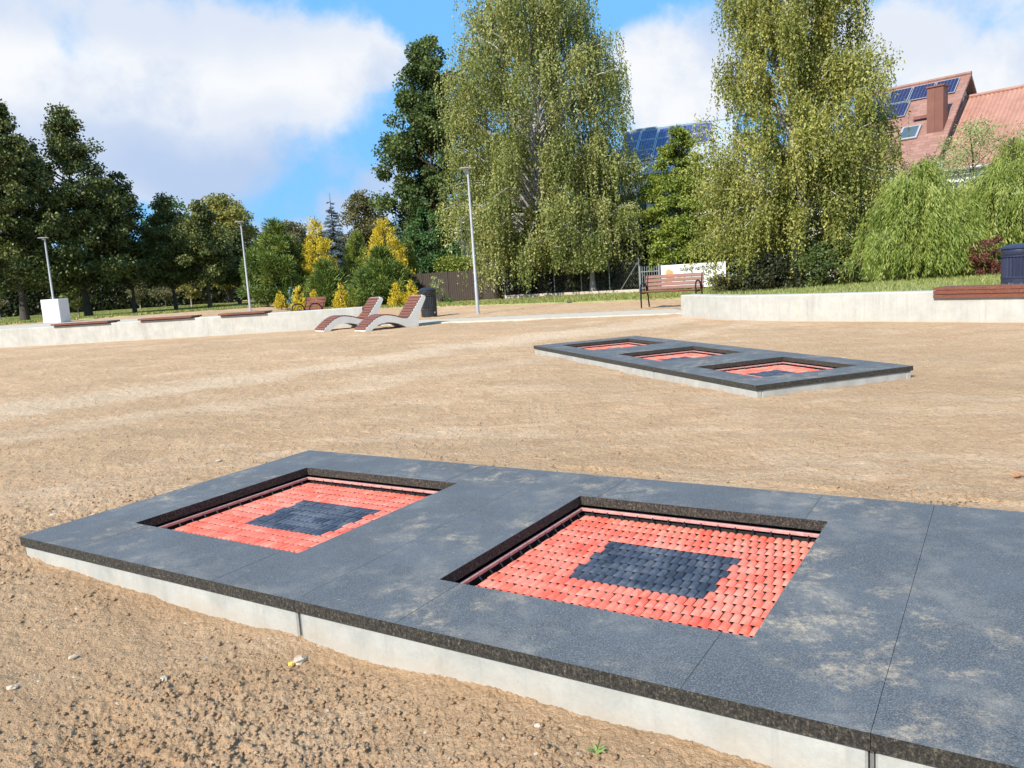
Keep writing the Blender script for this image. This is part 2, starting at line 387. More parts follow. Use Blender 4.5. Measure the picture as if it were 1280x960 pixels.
def roof_material(name,c1,c2,kind):
    m,nt,b=newmat(name); v=objco(nt)
    if kind=='shingle':
        br=nt.nodes.new('ShaderNodeTexBrick'); nt.links.new(v,br.inputs['Vector']); br.inputs['Scale'].default_value=1
        br.inputs['Brick Width'].default_value=.42; br.inputs['Row Height'].default_value=.21; br.inputs['Mortar Size'].default_value=.012
        br.inputs['Color1'].default_value=(*c1,1); br.inputs['Color2'].default_value=(*c2,1); br.inputs['Mortar'].default_value=(c1[0]*.8,c1[1]*.8,c1[2]*.8,1)
        n=noise(nt,1.5,5,.6,v); c=mixc(nt,.5,br.outputs['Color'],ramp(nt,n,[(.3,(.7,.7,.7)),(.7,(1.25,1.25,1.25))]),'MULTIPLY')
        nt.links.new(c,b.inputs['Base Color']); bump(nt,b,br.outputs['Fac'],-.5,.02)
    else:
        n=noise(nt,1.3,6,.65,v,.5); f=noise(nt,6,4,.7,objco(nt,(4,.6,1)))
        c=ramp(nt,n,[(.3,c1),(.7,c2)]); c=mixc(nt,math_(nt,'MULTIPLY',ramp_f(nt,f,.5,.7),.4),c,(c2[0]*1.15,c2[1]*1.3,c2[2]*1.3))
        nt.links.new(c,b.inputs['Base Color'])
    b.inputs['Roughness'].default_value=.65; return m
MT['shingle']=roof_material('red_shingle_roof',(.25,.125,.095),(.31,.165,.13),'shingle')
MT['corr']=roof_material('red_corrugated_roof',(.28,.13,.095),(.40,.21,.155),'corr')
MT['metalroof']=roof_material('grey_blue_metal_roof',(.26,.31,.36),(.33,.38,.43),'corr')
MT['solar']=simple('solar_cell',(.012,.012,.05),(.022,.022,.085),3,.15,0,0)
MT['solarb']=simple('blue_solar_cell',(.035,.05,.16),(.06,.08,.24),3,.15,0,0)
MT['bricks']=roof_material('chimney_brick',(.15,.055,.04),(.21,.085,.06),'shingle')
MT['banner']=simple('white_banner',(.74,.74,.74),(.80,.80,.80),3,.6,0,0)
MT['orange']=simple('orange_print',(.70,.26,.09),(.80,.42,.20),9,.6,0,0)
MT['greyprint']=simple('grey_print',(.13,.13,.14),(.18,.18,.20),9,.6,0,0)
MT['stone']=simple('pale_stone',(.40,.31,.22),(.56,.47,.37),12,.9,0,.4,.004)
MT['yellowstone']=simple('yellow_leaf',(.65,.40,.06),(.80,.55,.12),12,.8,0,.2,.002)
MT['sprig']=simple('sprig_green',(.10,.22,.04),(.22,.34,.09),12,.7,0,0)
MT['dryleaf']=simple('dry_leaf',(.30,.12,.05),(.42,.20,.09),30,.8,0,0)

# ------------------------------------------------------------------ ground
def make_ground():
    th=np.concatenate([np.arange(-43,43.001,.088),np.arange(44.4,316.9,1.5)]); th=np.radians(th)
    r=[.55]
    while r[-1]<1.6: r.append(r[-1]*1.012)
    while r[-1]<5.2: r.append(r[-1]*1.0036)
    while r[-1]<34: r.append(r[-1]*1.0062)
    while r[-1]<3500: r.append(r[-1]*1.06)
    r=np.array(r); nt_,nr=len(th),len(r)
    X=(r[:,None]*np.sin(th)[None]).ravel(); Y=(r[:,None]*np.cos(th)[None]).ravel()
    Z=base(X,Y)+detail(X,Y)*damp(X,Y)
    for k,L,W,sh in ((1,3*MOD,DEP,MA),(2,5.43,1.72,0)):
        a,b=deckco(X,Y,k); a=a+sh; b=b+(.36 if k==1 else 0)
        ins=np.minimum(np.minimum(a,L-a),np.minimum(b,W-b)); Z=np.where(ins>.045,-.30,Z)
        near=(ins<=.045)&(ins>-.35); cap_=ZT-.072
        Z=np.where(near,np.minimum(Z,cap_+.0*Z),Z)
    V=np.stack([X,Y,Z],1); V=np.vstack([V,[[0,0,float(base(np.array([0.]),np.array([0.]))[0])]]])
    i=np.arange(nr-1)[:,None]*nt_; j=np.arange(nt_)[None]; j2=(j+1)%nt_
    Fq=np.stack([i+j,i+nt_+j,i+nt_+j2,i+j2],-1).reshape(-1,4)
    me=npmesh('ground',V,Fq,None,True)
    o=link('ground',me,MT['sand']); tag(o,kind='structure')
    c=len(V)-1; jj=np.arange(nt_); tri=np.stack([np.full(nt_,c),jj,(jj+1)%nt_],1)
    # small patch under the photographer
    o2=link('ground_patch',npmesh('ground_patch',V,tri,None,True),MT['sand']); tag(o2,kind='structure')
make_ground()
def sheet(name,poly,dz,mat,step=.5,amp=1,edge_noise=.0,kind='structure'):
    """ground sheet following the terrain inside a polygon (x,y list)"""
    P=np.array(poly,float); x0,y0=P.min(0);x1,y1=P.max(0)
    gxs=np.arange(x0,x1+step,step); gys=np.arange(y0,y1+step,step)
    GX,GY=np.meshgrid(gxs,gys); 
    if edge_noise:
        qx=GX+(vn(GX,GY,.9,71)-.5)*edge_noise; qy=GY+(vn(GX,GY,.9,72)-.5)*edge_noise
    else: qx,qy=GX,GY
    cx=(qx[:-1,:-1]+qx[1:,1:])/2; cy=(qy[:-1,:-1]+qy[1:,1:])/2
    ins=np.zeros(cx.shape,bool)
    for a,b in zip(P,np.roll(P,-1,0)):
        c=((a[1]>cy)!=(b[1]>cy)); xx=(b[0]-a[0])*(cy-a[1])/((b[1]-a[1]) if b[1]!=a[1] else 1e-9)+a[0]; ins^=c&(cx<xx)
    Z=base(GX,GY)+dz; nx=GX.shape[1]
    idx=np.arange(GX.size).reshape(GX.shape)
    Fq=np.stack([idx[:-1,:-1][ins],idx[:-1,1:][ins],idx[1:,1:][ins],idx[1:,:-1][ins]],1)
    me=npmesh(name,np.stack([GX.ravel(),GY.ravel(),Z.ravel()],1),Fq,None,True)
    import bmesh
    bm=bmesh.new(); bm.from_mesh(me); bmesh.ops.delete(bm,geom=[v for v in bm.verts if not v.link_faces],context='VERTS'); bm.to_mesh(me); bm.free()
    o=link(name,me,mat); tag(o,kind=kind); md=o.modifiers.new('thickness','SOLIDIFY'); md.thickness=.09; md.offset=-1; return o
MT['lawn']=None
def lawn_material():
    m,nt,b=newmat('lawn_turf'); v=objco(nt,geo=True); n=noise(nt,1.1,6,.7,v,.5); f=noise(nt,22,4,.8,v)
    c=ramp(nt,n,[(.3,(.24,.26,.08)),(.5,(.34,.335,.125)),(.72,(.50,.45,.22))]); c=mixc(nt,.6,c,ramp(nt,f,[(.3,(.5,.5,.5)),(.65,(1.15,1.15,1.1))]),'MULTIPLY')
    nt.links.new(c,b.inputs['Base Color']); b.inputs['Roughness'].default_value=.9; bump(nt,b,f,.8,.05); return m
MT['lawn']=lawn_material()
# pale concrete path: left terrace and the gap between the walls
def pathpoly():
    a=[(x,y) for x,y in WL+np.array([0,.42])]
    b=[(4.5,19.9),(4.4,20.9),(2.2,21.9),(.15,22.7),(-3.5,24.2),(-7,25.4),(-10.5,27.6),(-16,30.2),(-24,33.2),(-36,38)]
    return a+[(-3.6,22.35),(-1.7,21.6),(.1,20.7),(2,19.75),(4.02,18.75),(4.5,18.5),(6.0,19.2)]+b
sheet('concrete_path',pathpoly(),.03,MT['path'],.16)
sheet('lawn_back',[(9,38),(30,38),(90,30),(120,90),(-8,110),(-7,62),(0,45)],.03,MT['lawn'],1.5)
LAWN1=[(-46,37.5),(-30,34.4),(-22,34.5),(-16.5,37.0),(-13.6,42.5),(-15.6,60),(-22,66),(-34,72),(-80,90),(-110,70)]
sheet('lawn_left',LAWN1,.035,MT['lawn'],.5,edge_noise=.8)
LAWN2=[(-13.0,58),(-13.2,52),(-11.6,43.5),(-8.6,39.6),(-6.2,38.0),(-2.3,34.0),(.3,31.6),(3.4,28.9),(5.3,27.6),(8.2,26.2),(12,27.6),(20,30),(24,36),(12,35.2),(0,37.0),(-6,40.5),(-9,47),(-8,60)]
sheet('lawn_strip',LAWN2,.035,MT['lawn'],.22,edge_noise=.7)
wb=[(x,y) for x,y in WR[2:]]
BANK=[(6.9,20.6)]+[(x+.34*.8+.12,y+.34*.6+.10) for x,y in WR[1:]]+[(40,8),(40,40),(20,34),(14,27)]
sheet('lawn_bank',BANK,.025,MT['lawn'],.16,edge_noise=.3)
# gravel path leading back through the left lawn
sheet('gravel_path',[(-95,64),(-40,49.2),(-26,49.5),(-19,55),(-14,60),(-14.5,61.5),(-20,57.5),(-27,51.3),(-40,50.8),(-95,67)],.05,MT['path'],.4)
# grass blades (uncountable)
def grass_blades(name,N,sampler,h=(.04,.10),w=.012,mat=None,dz=.03):
    P=sampler(N); n=len(P); z=base(P[:,0],P[:,1])+dz
    a=rng.uniform(0,2*np.pi,n); hh=rng.uniform(h[0],h[1],n); ww=w*rng.uniform(.6,1.4,n); lean=rng.normal(0,.35,(n,2))*hh[:,None]
    c=np.stack([np.cos(a),np.sin(a)],1)*ww[:,None]
    V=np.zeros((n,3,3)); V[:,0,:2]=P-c; V[:,1,:2]=P+c; V[:,0,2]=V[:,1,2]=z; V[:,2,:2]=P+lean; V[:,2,2]=z+hh
    me=npmesh(name,V.reshape(-1,3),np.arange(n*3).reshape(-1,3),rng.random(n))
    o=link(name,me,mat); tag(o,kind='stuff'); return o
MT['blade']=leafmat('grass_blade',[(0,(.14,.19,.04)),(.5,(.29,.32,.09)),(1,(.52,.47,.21))],.4)
def in_poly(P,poly):
    ins=np.zeros(len(P),bool); poly=np.array(poly,float)
    for a,b in zip(poly,np.roll(poly,-1,0)):
        c=((a[1]>P[:,1])!=(b[1]>P[:,1])); xx=(b[0]-a[0])*(P[:,1]-a[1])/((b[1]-a[1]) or 1e-9)+a[0]; ins^=c&(P[:,0]<xx)
    return ins
def smp(poly,box):
    def f(N):
        P=np.stack([rng.uniform(box[0],box[2],N),rng.uniform(box[1],box[3],N)],1); return P[in_poly(P,poly)]
    return f
grass_blades('grass',60000,smp(BANK,(4.5,9,16,27)),(.03,.09),.010,MT['blade'])
grass_blades('grass',160000,smp(LAWN2,(-13,26,24,45)),(.05,.14),.018,MT['blade'])
grass_blades('grass',140000,smp(LAWN1,(-46,34,-13,62)),(.05,.12),.03,MT['blade'])
# loose clods and pebbles on the soil (uncountable)
def clods():
    N=95000
    th=rng.uniform(-.70,.70,N); r=1.7+6.5*rng.random(N)**1.35
    X=r*np.sin(th);Y=r*np.cos(th)
    keep=np.ones(N,bool)
    a,b=deckco(X,Y,1); keep&=~((a>-MA-.05)&(a<3*MOD-MA+.05)&(b>-.41)&(b<1.55))
    dens=sst(.60,.35,vn(X,Y,.9,21)*.55+.25*vn(X,Y,.35,22)+.35*sst(-.6,.8,b)); keep&=rng.random(N)<(.10+.90*dens)
    X,Y=X[keep],Y[keep]; n=len(X); s=.0024+.0088*rng.random(n)**4.5
    Z=base(X,Y)+detail(X,Y)*damp(X,Y)+s*.18
    ov=np.array([(1,0,0),(-1,0,0),(0,1,0),(0,-1,0),(0,0,1),(0,0,-1),(.6,.6,.55),(-.6,.6,.5),(.6,-.6,.5),(-.6,-.6,.55)],float)
    ico=np.array([(0,2,6),(2,4,6),(4,0,6),(2,1,7),(1,4,7),(4,2,7),(0,4,8),(4,3,8),(3,0,8),(1,3,9),(3,4,9),(4,1,9),(0,5,2),(2,5,1),(1,5,3),(3,5,0)])
    V=ov[None]*s[:,None,None]*rng.uniform(.65,1.3,(n,10,1)); V[:,:,2]*=.75
    V+=np.stack([X,Y,Z],1)[:,None]
    Fc=(ico[None]+np.arange(n)[:,None,None]*10).reshape(-1,3)
    o=link('soil_clods',npmesh('soil_clods',V.reshape(-1,3),Fc),MT['sand']); tag(o,kind='stuff')
clods()

# ------------------------------------------------------------------ trampoline platforms
def platform(org,e,n,modules,mod,dep,opn,ma,mf,label,group,solid=(),joints=True):
    th=math.atan2(e[1],e[0]); o0=org-e*ma-n*mf
    root=empty('trampoline_platform',(o0[0],o0[1],0),th)
    tag(root,label,'platform',group)
    T=.044
    for k in range(modules):
        x0=k*mod+(.0007 if k else 0); x1=(k+1)*mod-(.0007 if k<modules-1 else 0)
        # rubber tiles of one module with chamfered outer edges; opening at ma..ma+opn
        g=.0
        m=MB()
        def slab(xa,ya,xb,yb): m.box(((xa+xb)/2,(ya+yb)/2,ZT-T/2),(xb-xa,yb-ya,T))
        if k in solid:
            slab(x0,0,x0+ma,dep); slab(x0+ma,0,x1-ma,dep/2); slab(x0+ma,dep/2,x1-ma,dep); slab(x1-ma,0,x1,dep)
        else:
            slab(x0,0,x0+ma,dep); slab(x0+ma,0,x0+ma+opn,mf); slab(x0+ma,mf+opn,x0+ma+opn,dep); slab(x0+ma+opn,0,x1,dep)
        s=m.build('rubber_surface',MT['rubber'],root)
        s.data.materials.append(MT['rubedge'])
        for p in s.data.polygons:
            if abs(p.normal.z)<.35: p.material_index=1
        for xq in (x0+ma+.09,x0+ma+opn-.09):
            for ya_,yb_ in (((0,dep),) if k in solid else ((0,mf),(mf+opn,dep))):
                MB().box((xq,(ya_+yb_)/2,ZT+.0002),(.0014,yb_-ya_-.004,.0006)).build('tile_seam',MT['pit'],s)
    # kerb segments under the rubber edge, set back 12 mm
    L=modules*mod; zt=ZT-T; zb=-.32; tk=.055; st=.012
    def kerb(xa,ya,xb,yb):
        MB().box(((xa+xb)/2,(ya+yb)/2,(zt+zb)/2-.001),(xb-xa,yb-ya,zt-zb-.002),0,.006).build('concrete_kerb',MT['kerb'],root)
    for k in range(modules):
        a,b=k*mod+(st if k==0 else .008),(k+1)*mod-(st if k==modules-1 else .008)
        kerb(a,st,b,st+tk); kerb(a,dep-st-tk,b,dep-st)
    kerb(st,st+tk+.002,st+tk,dep-st-tk-.002); kerb(L-st-tk,st+tk+.002,L-st,dep-st-tk-.002)
    for k in range(1,modules):   # dark steel tongue in the joint
        MB().box((k*mod,st+.03,(zt+zb)/2),(.009,.04,zt-zb-.02)).build('joint_strip',MT['wire'],root)
    MB().box((L/2,dep/2,-.27),(L-.2,dep-.2,.02)).build('pit_floor',MT['pit'],root)
    return root,th,o0
def mat_pieces(opn,x0,x1,y0,y1,nx,ny,inner,want,h=.0062,seed=1):
    """rounded ridge pieces; inner=(i0,i1,j0,j1) picks the dark centre; want True->centre"""
    rg=np.random.default_rng(seed); V=[];Fc=[];A=[]
    dx=(x1-x0)/nx; dy=(y1-y0)/ny
    for j in range(ny):
        off=.5*(j%2)
        for i in range(nx+1):
            xa=x0+(i-off)*dx; xb=xa+dx*.95
            if xb<=x0+.004 or xa>=x1-.004: continue
            xa=max(xa,x0); xb=min(xb,x1)
            ii=i-off
            isin=(inner[0]<=ii+.01<inner[1]) and (inner[2]<=j<inner[3])
            if isin!=want: continue
            ya=y0+j*dy+.0012; yb=y0+(j+1)*dy-.0012
            ns=5; b=len(V); hh=h*rg.uniform(.75,1.2); tl=rg.normal(0,.0007)
            for t,(yy,zz) in enumerate(((ya,.62),(ya+.005,.95),((ya+yb)/2,1.),(yb-.005,.95),(yb,.62))):
                for q in range(ns):
                    s=q/(ns-1); prof=math.sin(math.pi*s)**.6 if 0<s<1 else 0
                    if zz<0: zv=-.006
                    else: zv=hh*(zz*(.45+.55*prof))
                    if q in(0,ns-1): zv=-.004
                    V.append((xa+(xb-xa)*s,yy,zv+tl*(s-.5)*2-.004*math.sin(math.pi*i/nx)*math.sin(math.pi*(j+.5)/ny)))
            for t in range(4):
                for q in range(ns-1):
                    Fc.append((b+t*ns+q,b+t*ns+q+1,b+(t+1)*ns+q+1,b+(t+1)*ns+q))
            A+=[rg.random()]*16
    return V,Fc,A
_cache={}
def trampoline(root_loc,th,opn,label,group):
    root=empty('ground_trampoline',(root_loc[0],root_loc[1],0),th); tag(root,label,'trampoline',group)
    key=round(opn,3)
    if key not in _cache:
        zr=ZT-.044
        ring=MB(); h=.015; w=.014
        for c,d in (((opn/2,w/2+.001,zr-.012-h/2),(opn-.002,w,h)),((opn/2,opn-w/2-.001,zr-.012-h/2),(opn-.002,w,h)),((w/2+.001,opn/2,zr-.012-h/2),(w,opn-2*w-.006,h)),((opn-w/2-.001,opn/2,zr-.012-h/2),(w,opn-2*w-.006,h))):
            ring.box(c,d,0,.002)
        rim=ring.build('frame_rail',MT['rail'],root)
        wl=MB()
        for c,d in (((opn/2,-.012,-.08),(opn+.04,.02,.24)),((opn/2,opn+.012,-.08),(opn+.04,.02,.24)),((-.012,opn/2,-.08),(.02,opn,.24)),((opn+.012,opn/2,-.08),(.02,opn,.24))): wl.box(c,d)
        box=wl.build('pit_box',MT['pit'],root)
        m0=.034; nx,ny=32,15; zm=.034
        inner=(8,24.4,5,11)
        V,Fc,A=mat_pieces(opn,m0,opn-m0,m0,opn-m0,nx,ny,inner,False)
        me=npmesh('jumping_mat',np.array(V)+np.array([0,0,zm]),Fc,A,True); mat=link('jumping_mat',me,MT['red'],root)
        V,Fc,A=mat_pieces(opn,m0,opn-m0,m0,opn-m0,nx,ny,inner,True,seed=5)
        me=npmesh('centre_patch',np.array(V)+np.array([0,0,zm]),Fc,A,True); cp_=link('centre_patch',me,MT['black'],mat)
        rods=MB()
        dyy=(opn-2*m0)/ny
        for j in range(ny+1): rods.tube([(m0-.02,m0+j*dyy,zm-.004),(opn-m0+.02,m0+j*dyy,zm-.004)],.004,5)
        rd=rods.build('cable_rods',MT['iron'],mat)
        un=MB().box((opn/2,opn/2,zm-.016),(opn-2*m0,opn-2*m0,.006)).build('mat_backing',MT['pit'],mat)
        hk=[]
        for side in range(4):
            for q in range(14):
                t=m0+(opn-2*m0)*(q+.5)/14
                p,a_,b_=[((t,opn-m0+.002),(t,opn-.014),None),((t,m0-.002),(t,.014),None),((m0-.002,t),(.014,t),None),((opn-m0+.002,t),(opn-.014,t),None)][side]
                s=MB(); s.tube([(p[0],p[1],zm),((p[0]+a_[0])/2,(p[1]+a_[1])/2,zm+.012),(a_[0],a_[1],zm+.02)],[.0035,.0045,.003],5)
                hk.append(s.build('spring',MT['iron'],root,True))
        _cache[key]=root
    else:
        src=_cache[key]
        for ch in [x for x in bpy.data.objects if x.parent==src]: copy_tree(ch,root)
    return root
r1,th1,o01=platform(O1,E1,N1,3,MOD,DEP,OPN,MA,.355,'large near trampoline platform of dusty dark rubber tiles on a concrete kerb','in-ground trampoline platforms',solid=(2,))
trampoline(O1,TH,OPN,'left of the two near in-ground trampolines, red mat with dark centre','trampolines with red mats in rubber platforms')
p=O1+E1*MOD; trampoline(p,TH,OPN,'right of the two near in-ground trampolines, largest red mat in the foreground','trampolines with red mats in rubber platforms')
m2=1.81; d2=1.72
r2,th2,o02=platform(C2[0]+E2*.34+N2*.32,E2,N2,3,m2,d2,1.10,.34,.32,'far trampoline platform with three openings in the middle of the bare soil','in-ground trampoline platforms')
for k,l in enumerate(('farthest trampoline of the distant platform, at its left end','middle trampoline of the three on the distant platform','nearest trampoline of the distant platform, at its right corner')):
    p=C2[0]+E2*(.34+k*m2)+N2*.32; trampoline(p,TH2,1.10,l,'trampolines with red mats in rubber platforms')

# ------------------------------------------------------------------ low walls
def wall(L,th,h,label,side,zb=-.3,mat='wall',seg=None,group='curved low concrete walls'):
    L=np.array(L); d=np.gradient(L,axis=0); d/=np.linalg.norm(d,axis=1)[:,None]; nn=np.stack([-d[:,1],d[:,0]],1)*side
    V=[];Fq=[]; b=.015
    prof=[(0,zb),(0,h-b),(b,h),(th-b,h),(th,h-b),(th,zb)]
    for p,q in zip(L,nn):
        for (o,z) in prof: V.append((p[0]+q[0]*o,p[1]+q[1]*o,z))
    n=len(prof)
    for i in range(len(L)-1):
        for k in range(n-1): Fq.append((i*n+k,i*n+k+1,(i+1)*n+k+1,(i+1)*n+k))
    m=MB(); m.add(V,Fq+[tuple(range(n)),tuple((len(L)-1)*n+k for k in range(n))][0:2])
    o=m.build('concrete_wall',MT[mat]); tag(o,label,'wall',group); return o
wl=wall(WL,.42,.56,'long low pale concrete wall on the left behind the bare soil',1)
wr=wall(WR,.36,.49,'curved low pale concrete wall on the right carrying the timber seat',1)
# formwork joints as fine grooves: thin recessed strips proud by 2 mm, one mesh per wall
def joints(L,h,step,name,parent):
    m=MB(); acc=0; nxt=1.1
    for a,b in zip(L[:-1],L[1:]):
        d=b-a; l=np.linalg.norm(d)
        while acc+l>nxt:
            t=(nxt-acc)/l; p=a+d*t; ang=math.atan2(d[1],d[0]); m.box((p[0],p[1],(h-.02)/2),(.010,.004,h-.02),ang); nxt+=step
        acc+=l
    m.build(name,MT['path'],parent)
joints(WL,.56,2.0,'formwork_joint',wl); joints(WR,.49,2.6,'formwork_joint',wr)

# wooden seats on the walls
def seat_on_wall(line,s0,s1,zt,boards,label,thick,front=True,th=.36,over=.05):
    seg=np.linalg.norm(np.diff(line,axis=0),axis=1); cum=np.concatenate([[0],np.cumsum(seg)])
    def P(s): return np.array([np.interp(s,cum,line[:,0]),np.interp(s,cum,line[:,1])])
    mid=P((s0+s1)/2); root=empty('wall_seat',(mid[0],mid[1],zt)); tag(root,label,'bench','timber seats on the low walls')
    N=10; 
    def strip(o0,o1,z0,z1,name='seat_board'):
        V=[];Fq=[]
        for i in range(N+1):
            s=s0+(s1-s0)*i/N; p=P(s); d=P(s+.05)-P(s-.05); d/=np.linalg.norm(d); q=np.array([-d[1],d[0]])
            for (o,z) in ((o0,z0),(o1,z0),(o1,z1),(o0,z1)): V.append((p[0]+q[0]*o-mid[0],p[1]+q[1]*o-mid[1],z))
        for i in range(N):
            for k in range(4): Fq.append((i*4+k,i*4+(k+1)%4,(i+1)*4+(k+1)%4,(i+1)*4+k))
        Fq+=[(0,3,2,1),tuple(N*4+k for k in range(4))]
        m=MB(); m.add(V,Fq); m.build(name,MT['wood'],root)
    w=(th+over*2-.02)/boards
    for k in range(boards): strip(-over+k*(w+.004),-over+k*(w+.004)+w-.008,.02,.02+thick)
    if front:
        for k in range(front if front is not True else 2): strip(-over,-over+.028,.02-.065*(k+1)+.006,.02-.065*k-.006,'front_board')
    strip(.04,.08,.002,.019,'support'); strip(th-.1,th-.06,.002,.019,'support')
def arc_at(line,u,v,z):
    """arc length along a wall line whose top edge projects at column u"""
    seg=np.linalg.norm(np.diff(line,axis=0),axis=1); cum=np.concatenate([[0],np.cumsum(seg)])
    ss=np.linspace(0,cum[-1],600); us=[proj((np.interp(s,cum,line[:,0]),np.interp(s,cum,line[:,1]),z))[0] if np.interp(s,cum,line[:,1])>1.5 else 1e9 for s in ss]
    return ss[int(np.argmin(np.abs(np.array(us)-u)))]
sR=arc_at(WR,1169,0,.5); seat_on_wall(WR,sR,sR+3.2,.49,4,'red-brown timber seat boards on top of the right wall, below the navy bin',.045,2,.36,.045)
for (ua,ub,l) in ((66,137,'thin timber seat on the left wall beside the white block'),(175,241,'thin timber seat in the middle of the left wall'),(274,333,'thin timber seat on the left wall below the grey lamp post')):
    seat_on_wall(WL,arc_at(WL,ua,0,.58),arc_at(WL,ub,0,.58),.56,3,l,.045,0,.42,.09)

# white block
p=at(72,403.5); b=MB().box((0,0,.41),(.9,.55,.82),0,.02).build('white_block',MT['box']); b.location=(p[0],p[1],p[2]); b.rotation_euler.z=R(-14)
s=.9*1.0; ww=(84-57)/F*p[1]/.93; b.scale=(ww,1,(30/F*p[1])/.84)
tag(b,'plain white rectangular block standing behind the left wall','block')

# ------------------------------------------------------------------ loungers
def make_lounger(loc,rz,label):
    root=empty('sun_lounger',loc,rz); tag(root,label,'lounger','concrete and timber loungers on the soil')
    top=[(0,.03),(.02,.07),(.10,.135),(.2,.21),(.31,.285),(.42,.335),(.52,.36),(.62,.365),(.74,.35),(.88,.315),(1.02,.27),(1.14,.24),(1.24,.235),(1.30,.27),(1.36,.34),(1.55,.575),(1.72,.79),(1.745,.815)]
    bot=[(1.80,.80),(1.83,.74),(1.80,.68),(1.64,.40),(1.57,.24),(1.55,.0),(1.18,.0),(1.10,.055),(.95,.125),(.78,.165),(.62,.18),(.46,.165),(.33,.115),(.22,.045),(.17,.0),(-.02,0)]
    m=MB(); m.prism(top+bot,.0,.62); bk=MB(); body=m.build('concrete_body',MT['white'],root)
    # boards
    P=np.array(top); seg=np.linalg.norm(np.diff(P,axis=0),axis=1); cum=np.concatenate([[0],np.cumsum(seg)])
    s=.0
    while s+.075<cum[-1]:
        c=s+.038; x=np.interp(c,cum,P[:,0]);z=np.interp(c,cum,P[:,1]); xa,za=np.interp(s,cum,P[:,0]),np.interp(s,cum,P[:,1]); xb,zb=np.interp(s+.075,cum,P[:,0]),np.interp(s+.075,cum,P[:,1])
        a=math.atan2(zb-za,xb-xa); Mx=Matrix.Rotation(-a,3,'Y'); nx_,nz_=-math.sin(a),math.cos(a)
        MB().box((x+nx_*.019,.31,z+nz_*.019),(.070,.60,.026),0,.004,Mx).build('slat',MT['wood'],root); s+=.0885
    return root
toe=at(457,414.5); rzL=math.atan2(.58,.81)
make_lounger((toe[0],toe[1],0),rzL,'front lounger nearer the black bin, wavy concrete side and brown slats')
wv=np.array([-.58,.81]); d=1.62
t2=at(405.5,414.8); make_lounger((t2[0],t2[1],0),rzL,'rear lounger nearer the left wall, wavy concrete side and brown slats')

# ------------------------------------------------------------------ benches
def make_bench(loc,rz,label,L=1.7):
    root=empty('park_bench',loc,rz); tag(root,label,'bench','slatted park benches with black arms')
    # local: length along x, faces -y
    for y in (-.22,-.11,0,.11): MB().box((0,y,.43+(.015 if y<-.2 else 0)-.02*(y+.22)),(L,.095,.035),0,.006).build('seat_slat',MT['wood'],root)
    for k in range(4):
        z=.52+k*.105; y=.19+k*.032; Mx=Matrix.Rotation(R(-17),3,'X')
        MB().box((0,y,z),(L,.032,.09),0,.006,Mx).build('back_slat',MT['wood'],root)
    for sx in(-1,1):
        x=sx*(L/2-.06)
        MB().tube([(x,-.27,0),(x,-.27,.38),(x,-.285,.52),(x,-.26,.62),(x,-.18,.68),(x,-.06,.69),(x,.05,.66),(x,.12,.58),(x,.15,.46)],.022,8).build('armrest',MT['iron'],root,True)
        MB().tube([(x,.30,0),(x,.22,.36),(x,.17,.43),(x,.20,.60),(x,.30,.88)],.022,8).build('leg',MT['iron'],root,True)
        MB().box((x,-.04,.40),(.04,.46,.028),0,.004).build('seat_bearer',MT['iron'],root)
    return root
pb=at(802,386.5); bl=np.array([.84,-.54]); 
c=np.array([pb[0],pb[1]])+bl*.79+np.array([-bl[1],bl[0]])*.27
make_bench((c[0],c[1],0.03),math.atan2(bl[1],bl[0]),'slatted bench on the path at the left end of the right wall')
pc=gx(388,26.2); make_bench((pc[0],pc[1],pc[2]),R(-52),'small-looking slatted bench behind the left wall by the conifers',1.5)

# ------------------------------------------------------------------ bins
def make_bin(loc,mat,label,h=.95,r=.265):
    root=empty('litter_bin',loc); tag(root,label,'bin','round fluted litter bins'); s=h/.95
    MB().lathe([(r*.93,0),(r*.97,.01),(r*.97,.20),(r*1.0,.215),(r*1.0,.24),(r*.975,.25),(r*.975,.66),(r*1.0,.67),(r*1.0,.70),(r*.98,.705)],n=56,flute=.02,fr=(.25,.66)).build('bin_body',mat,root,False).scale=(1,1,s)
    MB().lathe([(r*.99,.706),(r*1.02,.72),(r*1.02,.82),(r*1.0,.84)],n=40).build('bin_hood',mat,root,True).scale=(1,1,s)
    MB().lathe([(r*1.07,.841),(r*1.08,.855),(r*1.02,.875),(r*.70,.925),(r*.3,.945),(.02,.95)],n=40).build('bin_lid',mat,root,True).scale=(1,1,s)
    MB().box((0,-r*1.02,.775*s),(.2,.02,.07*s),0,.004).build('slot',MT['pit'],root)
    MB().box((r*.75,-r*.66,.13*s),(.05,.012,.05),R(48),.003).build('lock_plate',MT['galv'],root)
    return root
p=at(537,396.5); make_bin((p[0],p[1],.02),MT['binblk'],'black fluted litter bin beside the loungers')
p=gx(1273.5,13.6); make_bin((p[0],p[1],p[2]),MT['binnavy'],'navy fluted litter bin behind the timber seat on the right wall',ztop(p[0],p[1],304)-p[2],.275)

